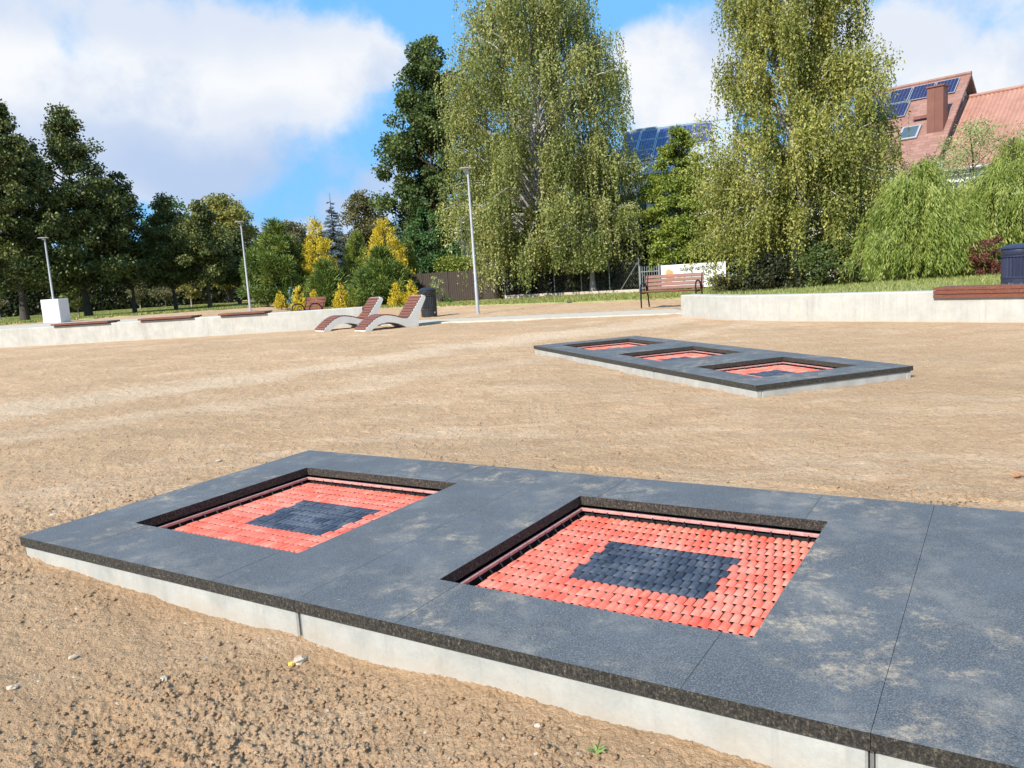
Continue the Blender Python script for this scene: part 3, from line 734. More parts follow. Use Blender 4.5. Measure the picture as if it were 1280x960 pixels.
# ------------------------------------------------------------------ lamps
def make_lamp(u,v,vt,label,Y=None,off=-.06):
    p=at(u,v) if Y is None else gx(u,Y); h=ztop(p[0],p[1],vt)-p[2]
    root=empty('street_lamp',tuple(p)); tag(root,label,'lamp post','slim grey lamp posts')
    MB().lathe([(.085,-.05),(.085,.03),(.075,.035)],n=16).build('base_collar',MT['lamp'],root,True)
    MB().tube([(0,0,0),(0,0,1.0),(0,0,1.02),(0,0,h-.06)],[.056,.053,.047,.033],12).build('pole',MT['lamp'],root,True)
    MB().lathe([(.05,h-.10),(.055,h-.03),(.20,h-.025),(.225,h-.012),(.20,h+.008),(.05,h+.018)],c=(off,0,0),n=28).build('lamp_head',MT['lamp'],root,True)
    return root
make_lamp(597.5,393,210,'grey lamp post in front of the tall weeping birch')
make_lamp(313,388,277,'grey lamp post left of the conifers, behind the wall seat')
make_lamp(70.7,400,297,'grey lamp post rising behind the white block',Y=34.6)

# ------------------------------------------------------------------ fence, gate, banner
FL=[(-9.8,44.6),(-5.4,42.8),(-2.0,40.6),(-.6,39.8)]
def timber_fence():
    a=gx(468,43.5); b=gx(628,40.5); n=5
    root=empty('timber_fence',((a[0]+b[0])/2,(a[1]+b[1])/2,0)); tag(root,'dark brown board fence behind the conifers and lamp post','fence')
    root_l=np.array(root.location[:2])
    for k in range(n):
        p=a[:2]+(b[:2]-a[:2])*k/n-root_l; q=a[:2]+(b[:2]-a[:2])*(k+1)/n-root_l; d=q-p; l=np.linalg.norm(d); ang=math.atan2(d[1],d[0]); m=MB()
        nb=12
        for t in range(nb):
            cc=p+d*(t+.5)/nb; m.box((cc[0],cc[1],.80+random.uniform(-.01,.01)),(l/nb-.012,.022,1.50),ang)
        m.build('board_panel',MT['fencewood'],root)
        MB().box((p[0],p[1],.8),(.09,.09,1.62),ang).build('post',MT['fencewood'],root)
timber_fence()
def wire_fence():
    a=gx(632,38.9); b=gx(800,34.2); root=empty('wire_fence',((a[0]+b[0])/2,(a[1]+b[1])/2,0)); tag(root,'grey chain-link fence on a low concrete footing under the birch','fence')
    o=np.array(root.location[:2]); L=np.linalg.norm(b[:2]-a[:2]); d=(b[:2]-a[:2])/L; ang=math.atan2(d[1],d[0])
    MB().box((0,0,.08),(L,.12,.26),ang,.01).build('footing',MT['path'],root)
    n=5
    for k in range(n+1):
        c=a[:2]-o+d*L*k/n; MB().tube([(c[0],c[1],.1),(c[0],c[1],1.55)],.022,6).build('post',MT['wire'],root)
    m=MB(); s=.14; w=.0022; z0,z1=.22,1.5; H=z1-z0
    for k in range(int((L+H)/s)):
        for sg in(1,-1):
            x0=-H+k*s; xa=max(x0,0); xb=min(x0+H,L)
            if xb<=xa: continue
            za,zb=z0+(xa-x0),z0+(xb-x0)
            if sg<0: za,zb=z0+z1-za,z0+z1-zb
            A=a[:2]-o+d*xa; B=a[:2]-o+d*xb; m.tube([(A[0],A[1],za),(B[0],B[1],zb)],w,3,False)
    m.build('mesh',MT['wire'],root)
    B=b[:2]-o-d*.05; A=B-d*.9; MB().tube([(A[0],A[1],.2),(B[0],B[1],1.35)],.02,6).build('brace',MT['wire'],root)
wire_fence()
def gate():
    a=gx(801,34.0); b=gx(825,33.6); root=empty('metal_gate',tuple(a)); tag(root,'narrow grey vertical-bar gate left of the white banner','gate')
    L=np.linalg.norm(b[:2]-a[:2]); d=(b[:2]-a[:2])/L; H=ztop(a[0],a[1],332.5)-a[2]
    for t in (0,L): 
        MB().box((d[0]*t,d[1]*t,H/2),(.07,.07,H),math.atan2(d[1],d[0])).build('post',MT['wire'],root)
    m=MB()
    for k in range(1,8):
        c=d*L*k/8; m.box((c[0],c[1],H/2+.03),(.022,.022,H-.12),math.atan2(d[1],d[0]))
    m.build('bars',MT['wire'],root)
    for z in (.25,H-.25): MB().box((d[0]*L/2,d[1]*L/2+.02,z),(L-.08,.03,.04),math.atan2(d[1],d[0])).build('rail',MT['wire'],root)
gate()
def banner():
    Y=33.2; a=ray(826,332,Y); c=ray(826,362,Y); b=ray(907,328,Y-.3)
    root=empty('banner_sign',(a[0],a[1],c[2])); tag(root,'white banner with grey lettering and an orange animal print behind the bench','sign')
    d=(b[:2]-a[:2]); L=np.linalg.norm(d); ang=math.atan2(d[1],d[0]); root.rotation_euler.z=ang; H=a[2]-c[2]
    MB().box((L/2,0,H/2),(L,.02,H),0,.003).build('panel',MT['banner'],root)
    for t in(.02,L/2,L-.02): MB().box((t,.045,H/2-.2),(.06,.06,H+.5)).build('post',MT['wire'],root)
    def text(s,x,z,size,mat):
        cu=bpy.data.curves.new('lettering','FONT'); cu.body=s; cu.size=size; cu.extrude=.003; cu.offset=.006; o=bpy.data.objects.new('lettering',cu); COL.objects.link(o)
        bpy.context.view_layer.update(); me=bpy.data.meshes.new_from_object(o.evaluated_get(bpy.context.evaluated_depsgraph_get())); bpy.data.objects.remove(o); bpy.data.curves.remove(cu)
        me.materials.clear(); o=link('lettering',me,mat,root); o.location=(x,-.015,z); o.rotation_euler=(R(90),0,0)
        wt=max(v.co.x for v in me.vertices)-min(v.co.x for v in me.vertices); o.scale.x=(L*.955-x)/wt
    text('GABINET WETERYNARYJNY',L*.29,H*.72,.19,MT['greyprint'])
    m=MB()   # orange sitting pet silhouette, generic
    def disc(cx,cz,rx,rz_,y=-.014,n=18): m.add([(cx+rx*math.cos(2*math.pi*k/n),y,cz+rz_*math.sin(2*math.pi*k/n)) for k in range(n)]+[(cx+rx*math.cos(2*math.pi*k/n),y+.003,cz+rz_*math.sin(2*math.pi*k/n)) for k in range(n)],[tuple(range(n))]+[(k,(k+1)%n,(k+1)%n+n,k+n) for k in range(n)])
    disc(.36,H*.50,.17,.20,-.0145); disc(.31,H*.70,.12,.13,-.0165); disc(.24,H*.60,.07,.10,-.0185); disc(.44,H*.66,.06,.10,-.0205); disc(.28,H*.30,.15,.12,-.0225)
    m.build('animal_print',MT['orange'],root)
    g=MB()
    g.box((.66,-.0135,H*.52),(.03,.004,.17)); g.box((.70,-.0135,H*.56),(.02,.004,.13)); g.box((.74,-.0135,H*.50),(.03,.004,.16)); g.box((.95,-.0135,H*.5),(.025,.004,.2))
    for k in range(7): g.box((1.15+k*.13,-.0135,H*.50+.004*k),(.08,.004,.035))
    g.build('faint_print',MT['wire'],root)
banner()

# ------------------------------------------------------------------ houses
def plane_house(name,R0,R1,run,pitch,wall_h,label,roofmat,wallmat,over=.4,group='houses behind the trees'):
    """gable house with ridge R0->R1 (world pts), roof slope falling towards the viewer; local frame x along ridge, y away"""
    R0=np.array(R0);R1=np.array(R1); d=(R1-R0)[:2]; L=np.linalg.norm(d); ang=math.atan2(d[1],d[0])
    root=empty(name,(R0[0],R0[1],0),ang); tag(root,label,'house',group)
    zr=R0[2]; tn=math.tan(pitch); ze=zr-run*tn
    cs=math.cos(pitch); sl=run/cs
    for sy in(-1,1):
        # slab in plane coordinates -> object with its own rotation so that textures follow the slope
        o=MB()
        if roofmat is MT['corr']:
            nW=int(L/.18); V=[];Fq=[]
            for i in range(nW*4+1):
                x=L*i/(nW*4); zz=.025*math.sin(i*math.pi/2)
                V+= [(x,0,zz),(x,-sl,zz),(x,0,zz-.05),(x,-sl,zz-.05)]
            for i in range(nW*4): 
                b=i*4; Fq+=[(b,b+1,b+5,b+4),(b+2,b+6,b+7,b+3),(b+1,b+3,b+7,b+5)]
            o.add(V,Fq)
        else: o.box((L/2,-sl/2,-.05),(L,sl,.10))
        ob=o.build('roof',roofmat,root); ob.location=(0,0,zr) if sy<0 else (L,0,zr); ob.rotation_euler=(pitch,0,0 if sy<0 else math.pi)
        if sy<0: front=ob
    yw=run-over
    MB().prism([(-yw,0),(yw,0),(yw,zr-yw*tn-.13),(0,zr-.13),(-yw,zr-yw*tn-.13)],over,L-over)
    m=MB(); poly=[(-yw,0),(yw,0),(yw,zr-yw*tn-.13),(0,zr-.13),(-yw,zr-yw*tn-.13)]
    n=5; vs=[(over,y,z) for y,z in poly]+[(L-over,y,z) for y,z in poly]
    m.add(vs,[tuple(range(n)),tuple(range(2*n-1,n-1,-1))]+[(i,i+n,(i+1)%n+n,(i+1)%n) for i in range(n)])
    m.build('wall',wallmat,root)
    MB().tube([(0,0,zr+.02),(L,0,zr+.02)],.09,8).build('ridge_cap',roofmat,root,True)
    MB().tube([(0,-run-.05,ze-.06),(L,-run-.05,ze-.06)],.06,8).build('gutter',MT['lamp'],root)
    return root,front,L,sl,yw,zr,tn
def solar(front,x,s,w,h,mat,nx=6,ny=8):
    """panel on the roof plane; x along ridge, s distance below the ridge"""
    o=MB().box((x+w/2,-(s+h/2),.075),(w,h,.035),0,.004).build('solar_panel',MT['galv'],front)
    m=MB(); cw=(w-.07)/nx; ch=(h-.07)/ny
    for i in range(nx):
        for j in range(ny):
            m.box((x+.035+(i+.5)*cw,-(s+.035+(j+.5)*ch),.0945),(cw-.009,ch-.009,.004))
    m.build('cells',mat,o)
def window(root,x,y,z,w,h):
    f=MB()
    for c,d in (((0,0,h/2),(w,.06,.07)),((0,0,-h/2),(w,.06,.07)),((-w/2+.035,0,0),(.07,.06,h-.075)),((w/2-.035,0,0),(.07,.06,h-.075)),((0,0,0),(.05,.05,h-.08))): f.box((c[0]+x,c[1]+y-.035,c[2]+z),d)
    o=f.build('window',MT['pvc'],root); MB().box((x,y-.012,z),(w-.1,.02,h-.1)).build('pane',MT['glass'],o)
# right house: main block with solar panels
Y0,Y1=43.0,39.2
R0=ray(1075,112.5,Y0); R1=ray(1214.5,91.5,Y1); R0=ray(1075,112.5,Y0); R0[2]=R1[2]
root,fr,L,sl,yw,zr,tn=plane_house('red_roof_house',R0,R1,5.2,R(43),6,'house with red shingle roof, solar panels and brick chimney at top right',MT['shingle'],MT['plaster'])
HR=dict(root=root,fr=fr,L=L)
wpan=1.02; hp=1.12
for k in range(4): solar(fr,L-.36-(k+1)*(wpan+.05),.28,wpan,hp,MT['solar'])
for k in range(3): solar(fr,L-.36-1.9-(k+1)*(wpan+.05)-.05,.28+hp+.06,wpan,hp,MT['solar'])
# chimney as sub-part of the roof: stands clear of the slope
ch=MB(); cx=L-.62; cy=-2.75; zc=zr-2.2
chm=MB().box((cx,cy,zc+.0),(.70,.62,2.7)).build('chimney',MT['bricks'],root); MB().box((cx,cy,zc+1.39),(.80,.72,.08),0,.01).build('chimney_cap',MT['bricks'],chm)
for q in range(2): MB().box((cx-.5,cy+.15,zc+.02+.75*q-.1),(.35,.3,.05)).build('roof_step',MT['bricks'],fr) if False else None
# step platform
sp_=MB().box((L-1.45,-(3.0),.12),(.75,.25,.03)).build('roof_step',MT['bricks'],fr)
sk=MB().box((L-1.75,-4.0,.07),(.85,.95,.09),0,.01).build('skylight',MT['lamp'],fr); MB().box((L-1.75,-4.0,.119),(.68,.78,.012)).build('pane',MT['glass'],sk)
for x in (1.2,3.2,5.0): window(root,x,-yw,4.2,1.1,1.3); window(root,x,-yw,1.7,1.1,1.3)
# balcony with railing
bal=MB().box((1.2,-yw-.7,3.05),(4.2,1.4,.9),0,.02).build('balcony',MT['plaster'],root)
rl=MB(); 
for k in range(12): rl.box((-.8+k*.36,-yw-1.33,3.75),(.03,.03,.5))
rl.box((1.2,-yw-1.33,4.02),(4.1,.05,.05)); rl.build('railing',MT['wood'],bal)
# right neighbour roof, corrugated
R0=ray(1206,122.5,39.4); R1=ray(1340,101,36.2); R1[2]=R0[2]
root2,fr2,L2,sl2,yw2,zr2,tn2=plane_house('corrugated_roof_house',R0,R1,4.3,R(40),5,'house with weathered red corrugated roof at the right edge',MT['corr'],MT['plaster'],.3)
for x in (.9,2.6,4.4): window(root2,x,-yw2,3.4,1.0,1.2)
# left house with blue solar roof
R0=ray(640,186.5,50.8); R1=ray(902,150,46.0); R0[2]=R1[2]=(ray(803,163,47.8)[2])
R0=R1+(R0-R1)*.43; R1=R1+(R1-R0)*.16
root3,fr3,L3,sl3,yw3,zr3,tn3=plane_house('grey_roof_house',R0,R1,3.7,R(38),5,'house with grey metal roof covered in blue solar panels between the two tall birches',MT['metalroof'],MT['plaster'],.35)
for r_ in range(3):
    for k in range(5):
        if r_==2 and k==0: continue
        solar(fr3,L3-1.35-(k+1)*1.0,.25+r_*1.08,.96,1.03,MT['solarb'],6,4)
for x in (1.2,3.5): window(root3,x,-yw3,4.6,1.2,1.3); window(root3,x,-yw3,2.0,1.2,1.3)
# white house behind the first birch
root4=None
a=gx(566,55.5); b=gx(760,53.0)
d=(b-a)[:2]; L4=np.linalg.norm(d); A4=math.atan2(d[1],d[0]); root4=empty('white_house',(a[0],a[1],0),A4); tag(root4,'white rendered house glimpsed through the hanging branches of the left birch','house','houses behind the trees')
H4=ztop(a[0],a[1],262)
MB().box((L4/2,3,H4/2),(L4,6,H4)).build('wall',MT['plaster'],root4)
m=MB(); m.add([(-.4,-.4,H4),(L4+.4,-.4,H4),(L4+.4,6.4,H4),(-.4,6.4,H4),(1.5,3,H4+1.8),(L4-1.5,3,H4+1.8)],[(0,1,5,4),(1,2,5),(2,3,4,5),(3,0,4),(3,2,1,0)]); m.build('roof',MT['metalroof'],root4)
for x in (1.5,4.2,L4-3.4,L4-1.5): window(root4,x,0,1.7,1.1,1.3); window(root4,x,0,4.3,1.1,1.2)

# ------------------------------------------------------------------ vegetation
class TubeAcc:
    def __init__(s): s.V=[];s.F=[];s.n=0
    def add(s,pts,rad,n=6):
        pts=np.asarray(pts,float); k=len(pts); t=np.gradient(pts,axis=0); t/=np.linalg.norm(t,axis=1)[:,None]+1e-9
        a=np.where(np.abs(t[:,:1])<.8,np.array([[1.,0,0]]),np.array([[0,1.,0]])); a=a-t*(a*t).sum(1)[:,None]; a/=np.linalg.norm(a,axis=1)[:,None]; b=np.cross(t,a)
        w=np.arange(n)*2*np.pi/n; rad=np.asarray(rad,float)
        V=pts[:,None]+(a[:,None]*np.cos(w)[None,:,None]+b[:,None]*np.sin(w)[None,:,None])*rad[:,None,None]
        i=np.arange(k-1)[:,None]*n; j=np.arange(n)[None]; j2=(j+1)%n
        s.F.append(np.stack([i+j,i+j2,i+n+j2,i+n+j],-1).reshape(-1,4)+s.n); s.V.append(V.reshape(-1,3)); s.n+=k*n
    def build(s,name,mat,parent):
        return link(name,npmesh(name,np.vstack(s.V),np.vstack(s.F),None,True),mat,parent)
def unit(v): return v/(np.linalg.norm(v,axis=-1,keepdims=True)+1e-9)
def kites(P,A,Ls,Ws,rg,bias=None):
    """leaf quads from base points P, long-axis A"""
    A=unit(A); r=rg.normal(size=A.shape)
    if bias is not None: r=r+bias
    B=unit(np.cross(A,r)); n=len(P); Ls=np.broadcast_to(Ls,n)[:,None]; Ws=np.broadcast_to(Ws,n)[:,None]
    V=np.stack([P,P+A*Ls*.45+B*Ws*.5,P+A*Ls,P+A*Ls*.45-B*Ws*.5],1)
    return V.reshape(-1,3),np.arange(4*n).reshape(-1,4)
def prof_r(prof,z,ang):
    zs=[p[0] for p in prof]; rl=np.interp(z,zs,[p[1] for p in prof]); rr=np.interp(z,zs,[p[2] for p in prof])
    c=np.cos(ang); w=.5+.5*c; return rl*(1-w)+rr*w
def crown_obj(V,F_,rnd,mat,root,name='crown'): return link(name,npmesh(name,V,F_,rnd),mat,root)
def trunk_pts(h,r,rg,lean=0,n=7):
    z=np.linspace(-.1,h,n); x=np.cumsum(rg.normal(0,.03*h/n,n))+lean*z; y=np.cumsum(rg.normal(0,.03*h/n,n)); x-=x[0];y-=y[0]
    rad=r*(1-.92*np.maximum(z/h,0)**.65).clip(.08); rad[0]*=1.35; return np.stack([x,y,z],1),rad
def broad(name,pos,prof,nclump,nleaf,leaf,mat,label,cat='tree',group=None,clump=.5,trunk_r=.15,bark='bark',seed=0,trunk_top=.8,flat=.7,lean=0,shell=.45,aspect=.75,upb=-.35,alig=.6):
    rg=np.random.default_rng(seed+100); root=empty(name,tuple(pos)); tag(root,label,cat,group)
    z0,z1=prof[0][0],prof[-1][0]; H=z1
    T,rad=trunk_pts(z0+(H-z0)*trunk_top,trunk_r,rg,lean); ta=TubeAcc(); ta.add(T,rad,8)
    # clump centres, denser where radius is larger
    zs=rg.uniform(z0,z1,nclump*4); an=rg.uniform(0,2*np.pi,nclump*4); rr=prof_r(prof,zs,an); mx=rr.max(); keep=rg.random(nclump*4)<(rr/mx)**1.2+.14
    zs,an,rr=zs[keep][:nclump],an[keep][:nclump],rr[keep][:nclump]; 
    lump=.80+.34*vn(an*1.3*3,zs,max(.6,H*.14),seed+5)
    q=rg.random(len(zs))**shell; rr=rr*q*lump
    C=np.stack([np.cos(an)*rr,np.sin(an)*rr,zs],1); C[:,0]+=lean*zs
    cs=clump*rg.uniform(.6,1.25,len(C))
    for k in range(min(len(C),46)):
        c=C[k]; b=np.interp(max(c[2]-.45*np.hypot(c[0],c[1])-.3,z0*.75),T[:,2],np.arange(len(T))); i=int(b); f=b-i; p0=T[i]*(1-f)+T[min(i+1,len(T)-1)]*f
        mid=(p0+c)/2+np.array([0,0,.12*np.linalg.norm(c-p0)*.5]); ta.add([p0,mid,c],[trunk_r*.30,trunk_r*.17,.012],5)
    ta.build('trunk',MT[bark],root)
    per=nleaf//len(C); ci=np.repeat(np.arange(len(C)),per); n=len(ci)
    dr=unit(rg.normal(size=(n,3))); dr[:,2]=dr[:,2]*flat; rad_=cs[ci]*(rg.random(n)**.35)*rg.uniform(.7,1.15,n)
    P=C[ci]+dr*rad_[:,None]
    P[:,2]=np.maximum(P[:,2],z0*.78+.25*rg.random(n)*min(z0,1.))
    A=unit(dr*alig+rg.normal(size=(n,3))*.6*(1 if alig<1 else .5)+np.array([0,0,upb]))
    V,Fq=kites(P,A,leaf*rg.uniform(.7,1.3,n),leaf*aspect*rg.uniform(.7,1.2,n),rg)
    cr=rg.random(len(C)); rnd=np.clip(.55*rg.random(n)+.45*cr[ci],0,1)
    crown_obj(V,Fq,rnd,mat,root); return root
def weeping(name,pos,prof,nlimb,per,sl,leaf,mat,label,group,seed=0,trunk_r=.2,top=1.0,bark='birchbark',wleaf=.6,spacing=.085,limb_up=.25,start=.16,sway=.06,outer=.5,floor=.3,minlen=.3,droop=None):
    rg=np.random.default_rng(seed+500); root=empty(name,tuple(pos)); tag(root,label,'tree',group)
    z0,z1=prof[0][0],prof[-1][0]; H=z1; T,rad=trunk_pts(H*top,trunk_r,rg,0,10); ta=TubeAcc(); ta.add(T,rad,9)
    PP=[];AA=[];CC=[]
    def tp(z):
        b=np.interp(z,T[:,2],np.arange(len(T))); i=int(b); f=b-i; return T[i]*(1-f)+T[min(i+1,len(T)-1)]*f
    for k in range(nlimb):
        # crowded toward wide radii
        for _ in range(20):
            zt=rg.uniform(z0+(H-z0)*.06,z1); an=(k*2.39996+rg.normal(0,.3))%(2*np.pi); r=prof_r(prof,zt,an)
            if rg.random()<.25+.75*r/max(max(p[1],p[2]) for p in prof): break
        r=r*(rg.uniform(.72,1.0) if rg.random()<.72 else rg.uniform(.25,.7))*(.86+.24*float(vn(np.array([an*2.0]),np.array([zt]),1.6,seed+3)[0]))
        z_s=max(zt-limb_up*H*.35-r*.45*rg.uniform(.6,1.3),H*start*rg.uniform(.7,1.3)); p0=tp(min(z_s,H*.97)); tip=np.array([math.cos(an)*r,math.sin(an)*r,zt])
        ctl=p0*.45+tip*.55+np.array([0,0,r*.28+.2]); t=np.linspace(0,1,9)[:,None]; L=(1-t)**2*p0+2*t*(1-t)*ctl+t*t*tip
        L[1:-1]+=rg.normal(0,.05,(7,3)); ta.add(L,np.linspace(trunk_r*.28,.01,9)*rg.uniform(.6,1.1),5)
        # side twigs: strand roots spread around the outer limb
        m=int(per*rg.uniform(.7,1.3)); tt=outer+(1-outer)*rg.random(m)**.7; ii=tt*8; i0=np.minimum(ii.astype(int),7); f=(ii-i0)[:,None]; S=L[i0]*(1-f)+L[i0+1]*f
        S=S+np.clip(rg.normal(0,1,(m,3)),-1.9,1.9)*(.20*(.5+.5*tt[:,None]))*np.array([1,1,.8])*(.5+r*.20)
        hl=np.maximum(sl*rg.gamma(2.2,.45,m)*rg.uniform(.6,1.4),minlen); hl=np.minimum(hl,np.maximum(S[:,2]-floor-rg.random(m)*.5,.15)); cr=rg.random()
        swd=np.stack([np.cos(an)*np.ones(m)*.10+rg.normal(0,sway,m),math.sin(an)*np.ones(m)*.10+rg.normal(0,sway,m)],1)
        nl=np.maximum((hl/spacing).astype(int),3); si=np.repeat(np.arange(m),nl); u_=np.concatenate([(np.arange(a)+.5)/a for a in nl]); hh=hl[si]
        q=np.stack([S[si,0]+swd[si,0]*hh*np.sqrt(u_),S[si,1]+swd[si,1]*hh*np.sqrt(u_),S[si,2]-hh*u_],1)+rg.normal(0,.022,(len(si),3))
        PP.append(q); AA.append(unit(rg.normal(size=q.shape)*.6+np.array([0,0,-.9]) if droop is None else rg.normal(size=q.shape)*.35+np.array([0,0,-1.])+.5*np.array([math.cos(an),math.sin(an),0]))); CC.append(np.clip(.45*rg.random(len(si))+.33*cr+.22*rg.random(m)[si],0,1))
    P=np.vstack(PP);A=np.vstack(AA);c=np.concatenate(CC); n=len(P)
    V,Fq=kites(P,A,leaf*rg.uniform(.65,1.3,n),leaf*wleaf*rg.uniform(.7,1.2,n),rg)
    ta.build('trunk',MT[bark],root); crown_obj(V,Fq,c,mat,root); return root
def conifer(name,pos,h,r,nb,per,leaf,mat,label,group,seed=0,kind='thuja',z0=.05,bark='bark',pw=1.0,wl=.3,cat='conifer',parts=True):
    rg=np.random.default_rng(seed+900); root=empty(name,tuple(pos)); tag(root,label,cat,group)
    ta=TubeAcc(); ta.add([(0,0,-.05),(0,0,h*.5),(0,0,h*.96)],[.03+h*.012,.02+h*.007,.008],6)
    PP=[];AA=[];CC=[]
    for k in range(nb):
        t=1-math.sqrt(1-rg.random()*.985) if kind!='pine' else rg.random()**1.2
        z=h*(z0+(1-z0)*t); an=k*2.39996+rg.normal(0,.35); rr=r*(1-t)**pw*(.72+.42*float(vn(np.array([an*1.5]),np.array([z]),.5+h*.07,seed)[0]))
        if kind=='pine': rr=r*math.sqrt(max(1-(t*1.0)**1.7,.02))*(.7+.5*rg.random())*(1-.35*t)
        d=np.array([math.cos(an),math.sin(an),0]); 
        rise={'thuja':.75,'spruce':-.12,'pine':.35}[kind]
        tip=d*rr+np.array([0,0,z+rise*rr*.4]); b0=np.array([0,0,min(max(z-(.25*rr if kind!='spruce' else -.1*rr),.05),h*.94)])
        if kind!='thuja' or k%6==0: ta.add([b0,(b0+tip)/2+np.array([0,0,-.04*rr]),tip],[.010+.004*h*.5,.008,.003],4)
        m=int(per*(.35+.65*(rr/r))*rg.uniform(.7,1.3))+3; cr=rg.random()
        if kind=='thuja':
            q=tip+rg.normal(0,1,(m,3))*np.array([.11,.11,.20])*(.35+.28*h*.30)*(.5+.5*rr/r)-d*np.abs(rg.normal(0,.14*r,(m,1))); a=unit(d*.45+rg.normal(0,.45,(m,3))+np.array([0,0,.95]))
        elif kind=='spruce':
            u_=rg.random((m,1))**.6; q=b0*(1-u_)+tip*u_+rg.normal(0,1,(m,3))*np.array([.10,.10,.05])*rr*.9*(.4+u_); side=np.cross(d,[0,0,1]); a=unit(d*.5+side*rg.normal(0,.8,(m,1))+np.array([0,0,-.30])+rg.normal(0,.25,(m,3)))
        else:
            u_=rg.random((m,1))**.45; nc=max(2,m//26); cc=(b0*(1-.8)+tip*.8)+rg.normal(0,.20*r*.45,(nc,3)); ci=rg.integers(0,nc,m); q=cc[ci]+rg.normal(0,.045+.012*h,(m,3)); a=unit((q-cc[ci])*6+np.array([0,0,.75])+d*.35+rg.normal(0,.4,(m,3)))
        PP.append(q);AA.append(a);CC.append(np.clip(.6*rg.random(m)+.4*cr,0,1))
    P=np.vstack(PP);P[:,2]=np.maximum(P[:,2],.03);A=np.vstack(AA);c=np.concatenate(CC);n=len(P)
    V,Fq=kites(P,A,leaf*rg.uniform(.7,1.3,n),leaf*wl*rg.uniform(.7,1.2,n),rg)
    ta.build('trunk',MT[bark],root); crown_obj(V,Fq,c,mat,root); return root

LM=dict(
 linden=leafmat('linden_leaf',[(0,(.020,.034,.009)),(.4,(.062,.085,.020)),(.75,(.16,.18,.052)),(1,(.30,.29,.11))],.22),
 birch=leafmat('birch_leaf',[(0,(.055,.080,.020)),(.4,(.18,.215,.058)),(.75,(.39,.39,.13)),(1,(.58,.53,.25))],.35),
 birch2=leafmat('yellower_birch_leaf',[(0,(.065,.088,.018)),(.4,(.21,.235,.052)),(.75,(.44,.42,.115)),(1,(.62,.56,.22))],.35),
 willow=leafmat('willow_leaf',[(0,(.05,.09,.014)),(.45,(.25,.32,.055)),(1,(.60,.60,.22))],.4),
 oak=leafmat('dark_oak_leaf',[(0,(.025,.048,.012)),(.5,(.075,.115,.028)),(1,(.19,.22,.06))],.25),
 yellowgreen=leafmat('yellow_green_leaf',[(0,(.14,.15,.03)),(.5,(.26,.25,.06)),(1,(.40,.35,.11))],.35),
 olive=leafmat('olive_leaf',[(0,(.08,.085,.035)),(.5,(.15,.14,.06)),(1,(.26,.23,.11))],.3),
 green=leafmat('fresh_green_leaf',[(0,(.035,.085,.025)),(.5,(.07,.15,.045)),(1,(.15,.24,.08))],.3),
 gold=leafmat('golden_thuja',[(0,(.34,.27,.02)),(.45,(.62,.48,.035)),(1,(.82,.66,.10))],.25),
 thuja=leafmat('green_thuja',[(0,(.06,.10,.015)),(.5,(.19,.25,.035)),(1,(.40,.42,.09))],.25),
 pine=leafmat('pine_needle',[(0,(.035,.07,.016)),(.5,(.12,.18,.035)),(1,(.28,.32,.07))],.15),
 blue=leafmat('blue_spruce',[(0,(.05,.075,.085)),(.5,(.11,.15,.17)),(1,(.22,.28,.30))],.1),
 teal=leafmat('teal_spruce',[(0,(.07,.15,.13)),(.5,(.14,.26,.23)),(1,(.26,.40,.36))],.1),
 redshrub=leafmat('red_shrub_leaf',[(0,(.07,.02,.02)),(.5,(.15,.045,.035)),(1,(.26,.12,.06))],.3),
 dark=leafmat('shade_darkened_leaf',[(0,(.010,.016,.006)),(.6,(.028,.036,.012)),(1,(.07,.08,.03))],.15),  # leaf tones blackened to stand for foliage in deep shade
 pale=leafmat('pale_shrub_leaf',[(0,(.14,.18,.06)),(.5,(.29,.33,.13)),(1,(.50,.52,.26))],.3),
)
def P3(u,Y): return gx(u,Y)
# row of lindens behind the left wall
row=[(32,405,128,[(1.5,1.7,1.7),(3.0,2.7,2.6),(5.5,2.9,2.5),(8,2.0,1.7),(10,.7,.6),(10.8,.1,.1)],'tallest dark linden at the left edge of the park'),
 (112,397,138,[(1.6,1.9,2.3),(3.4,2.9,3.2),(6,2.9,2.9),(8.2,1.9,2.0),(10,.8,.8),(11,.1,.1)],'tall dark pointed linden right of the white block'),
 (169,393.5,214,[(1.5,1.5,1.2),(3.0,2.0,1.4),(5.0,1.8,1.2),(6.6,.9,.7),(7.6,.1,.1)],'dark linden overlapping the right side of the two tallest lindens'),
 (221,389,247,[(1.4,1.3,1.3),(2.6,1.8,1.7),(4,1.5,1.3),(5.2,.7,.6),(6.1,.1,.1)],'slim-topped small linden, second right of the tall pair'),
 (263,386.5,254,[(1.4,1.4,1.4),(2.6,2.0,1.9),(4.0,1.7,1.7),(5.2,.9,.9),(6,.1,.1)],'small linden in front of the big yellow-green tree'),
 (300,381.5,290,[(1.3,1.5,1.3),(2.4,2.1,1.7),(3.6,1.7,1.5),(4.6,.7,.7),(5,.1,.1)],'smallest linden of the row, just left of the middle lamp post')]
for k,(u,v,vt,pr,l) in enumerate(row):
    p=at(u,v) if k>1 else gx(u,(42,45)[k]); h=ztop(p[0],p[1],vt)-p[2]; s=h/pr[-1][0]; pr=[(a*s if a>2 else a+.35,b_*(.5+.5*s),c_*(.5+.5*s)) for a,b_,c_ in pr]
    broad('linden_tree',p,pr,int(260 if k<2 else 130),46000 if k<2 else 20000,.16 if k<2 else .145,LM['linden'],l,'tree','lindens along the left lawn',.62 if k<2 else .45,.20 if k<2 else .12,seed=k,trunk_top=.85,shell=.5)
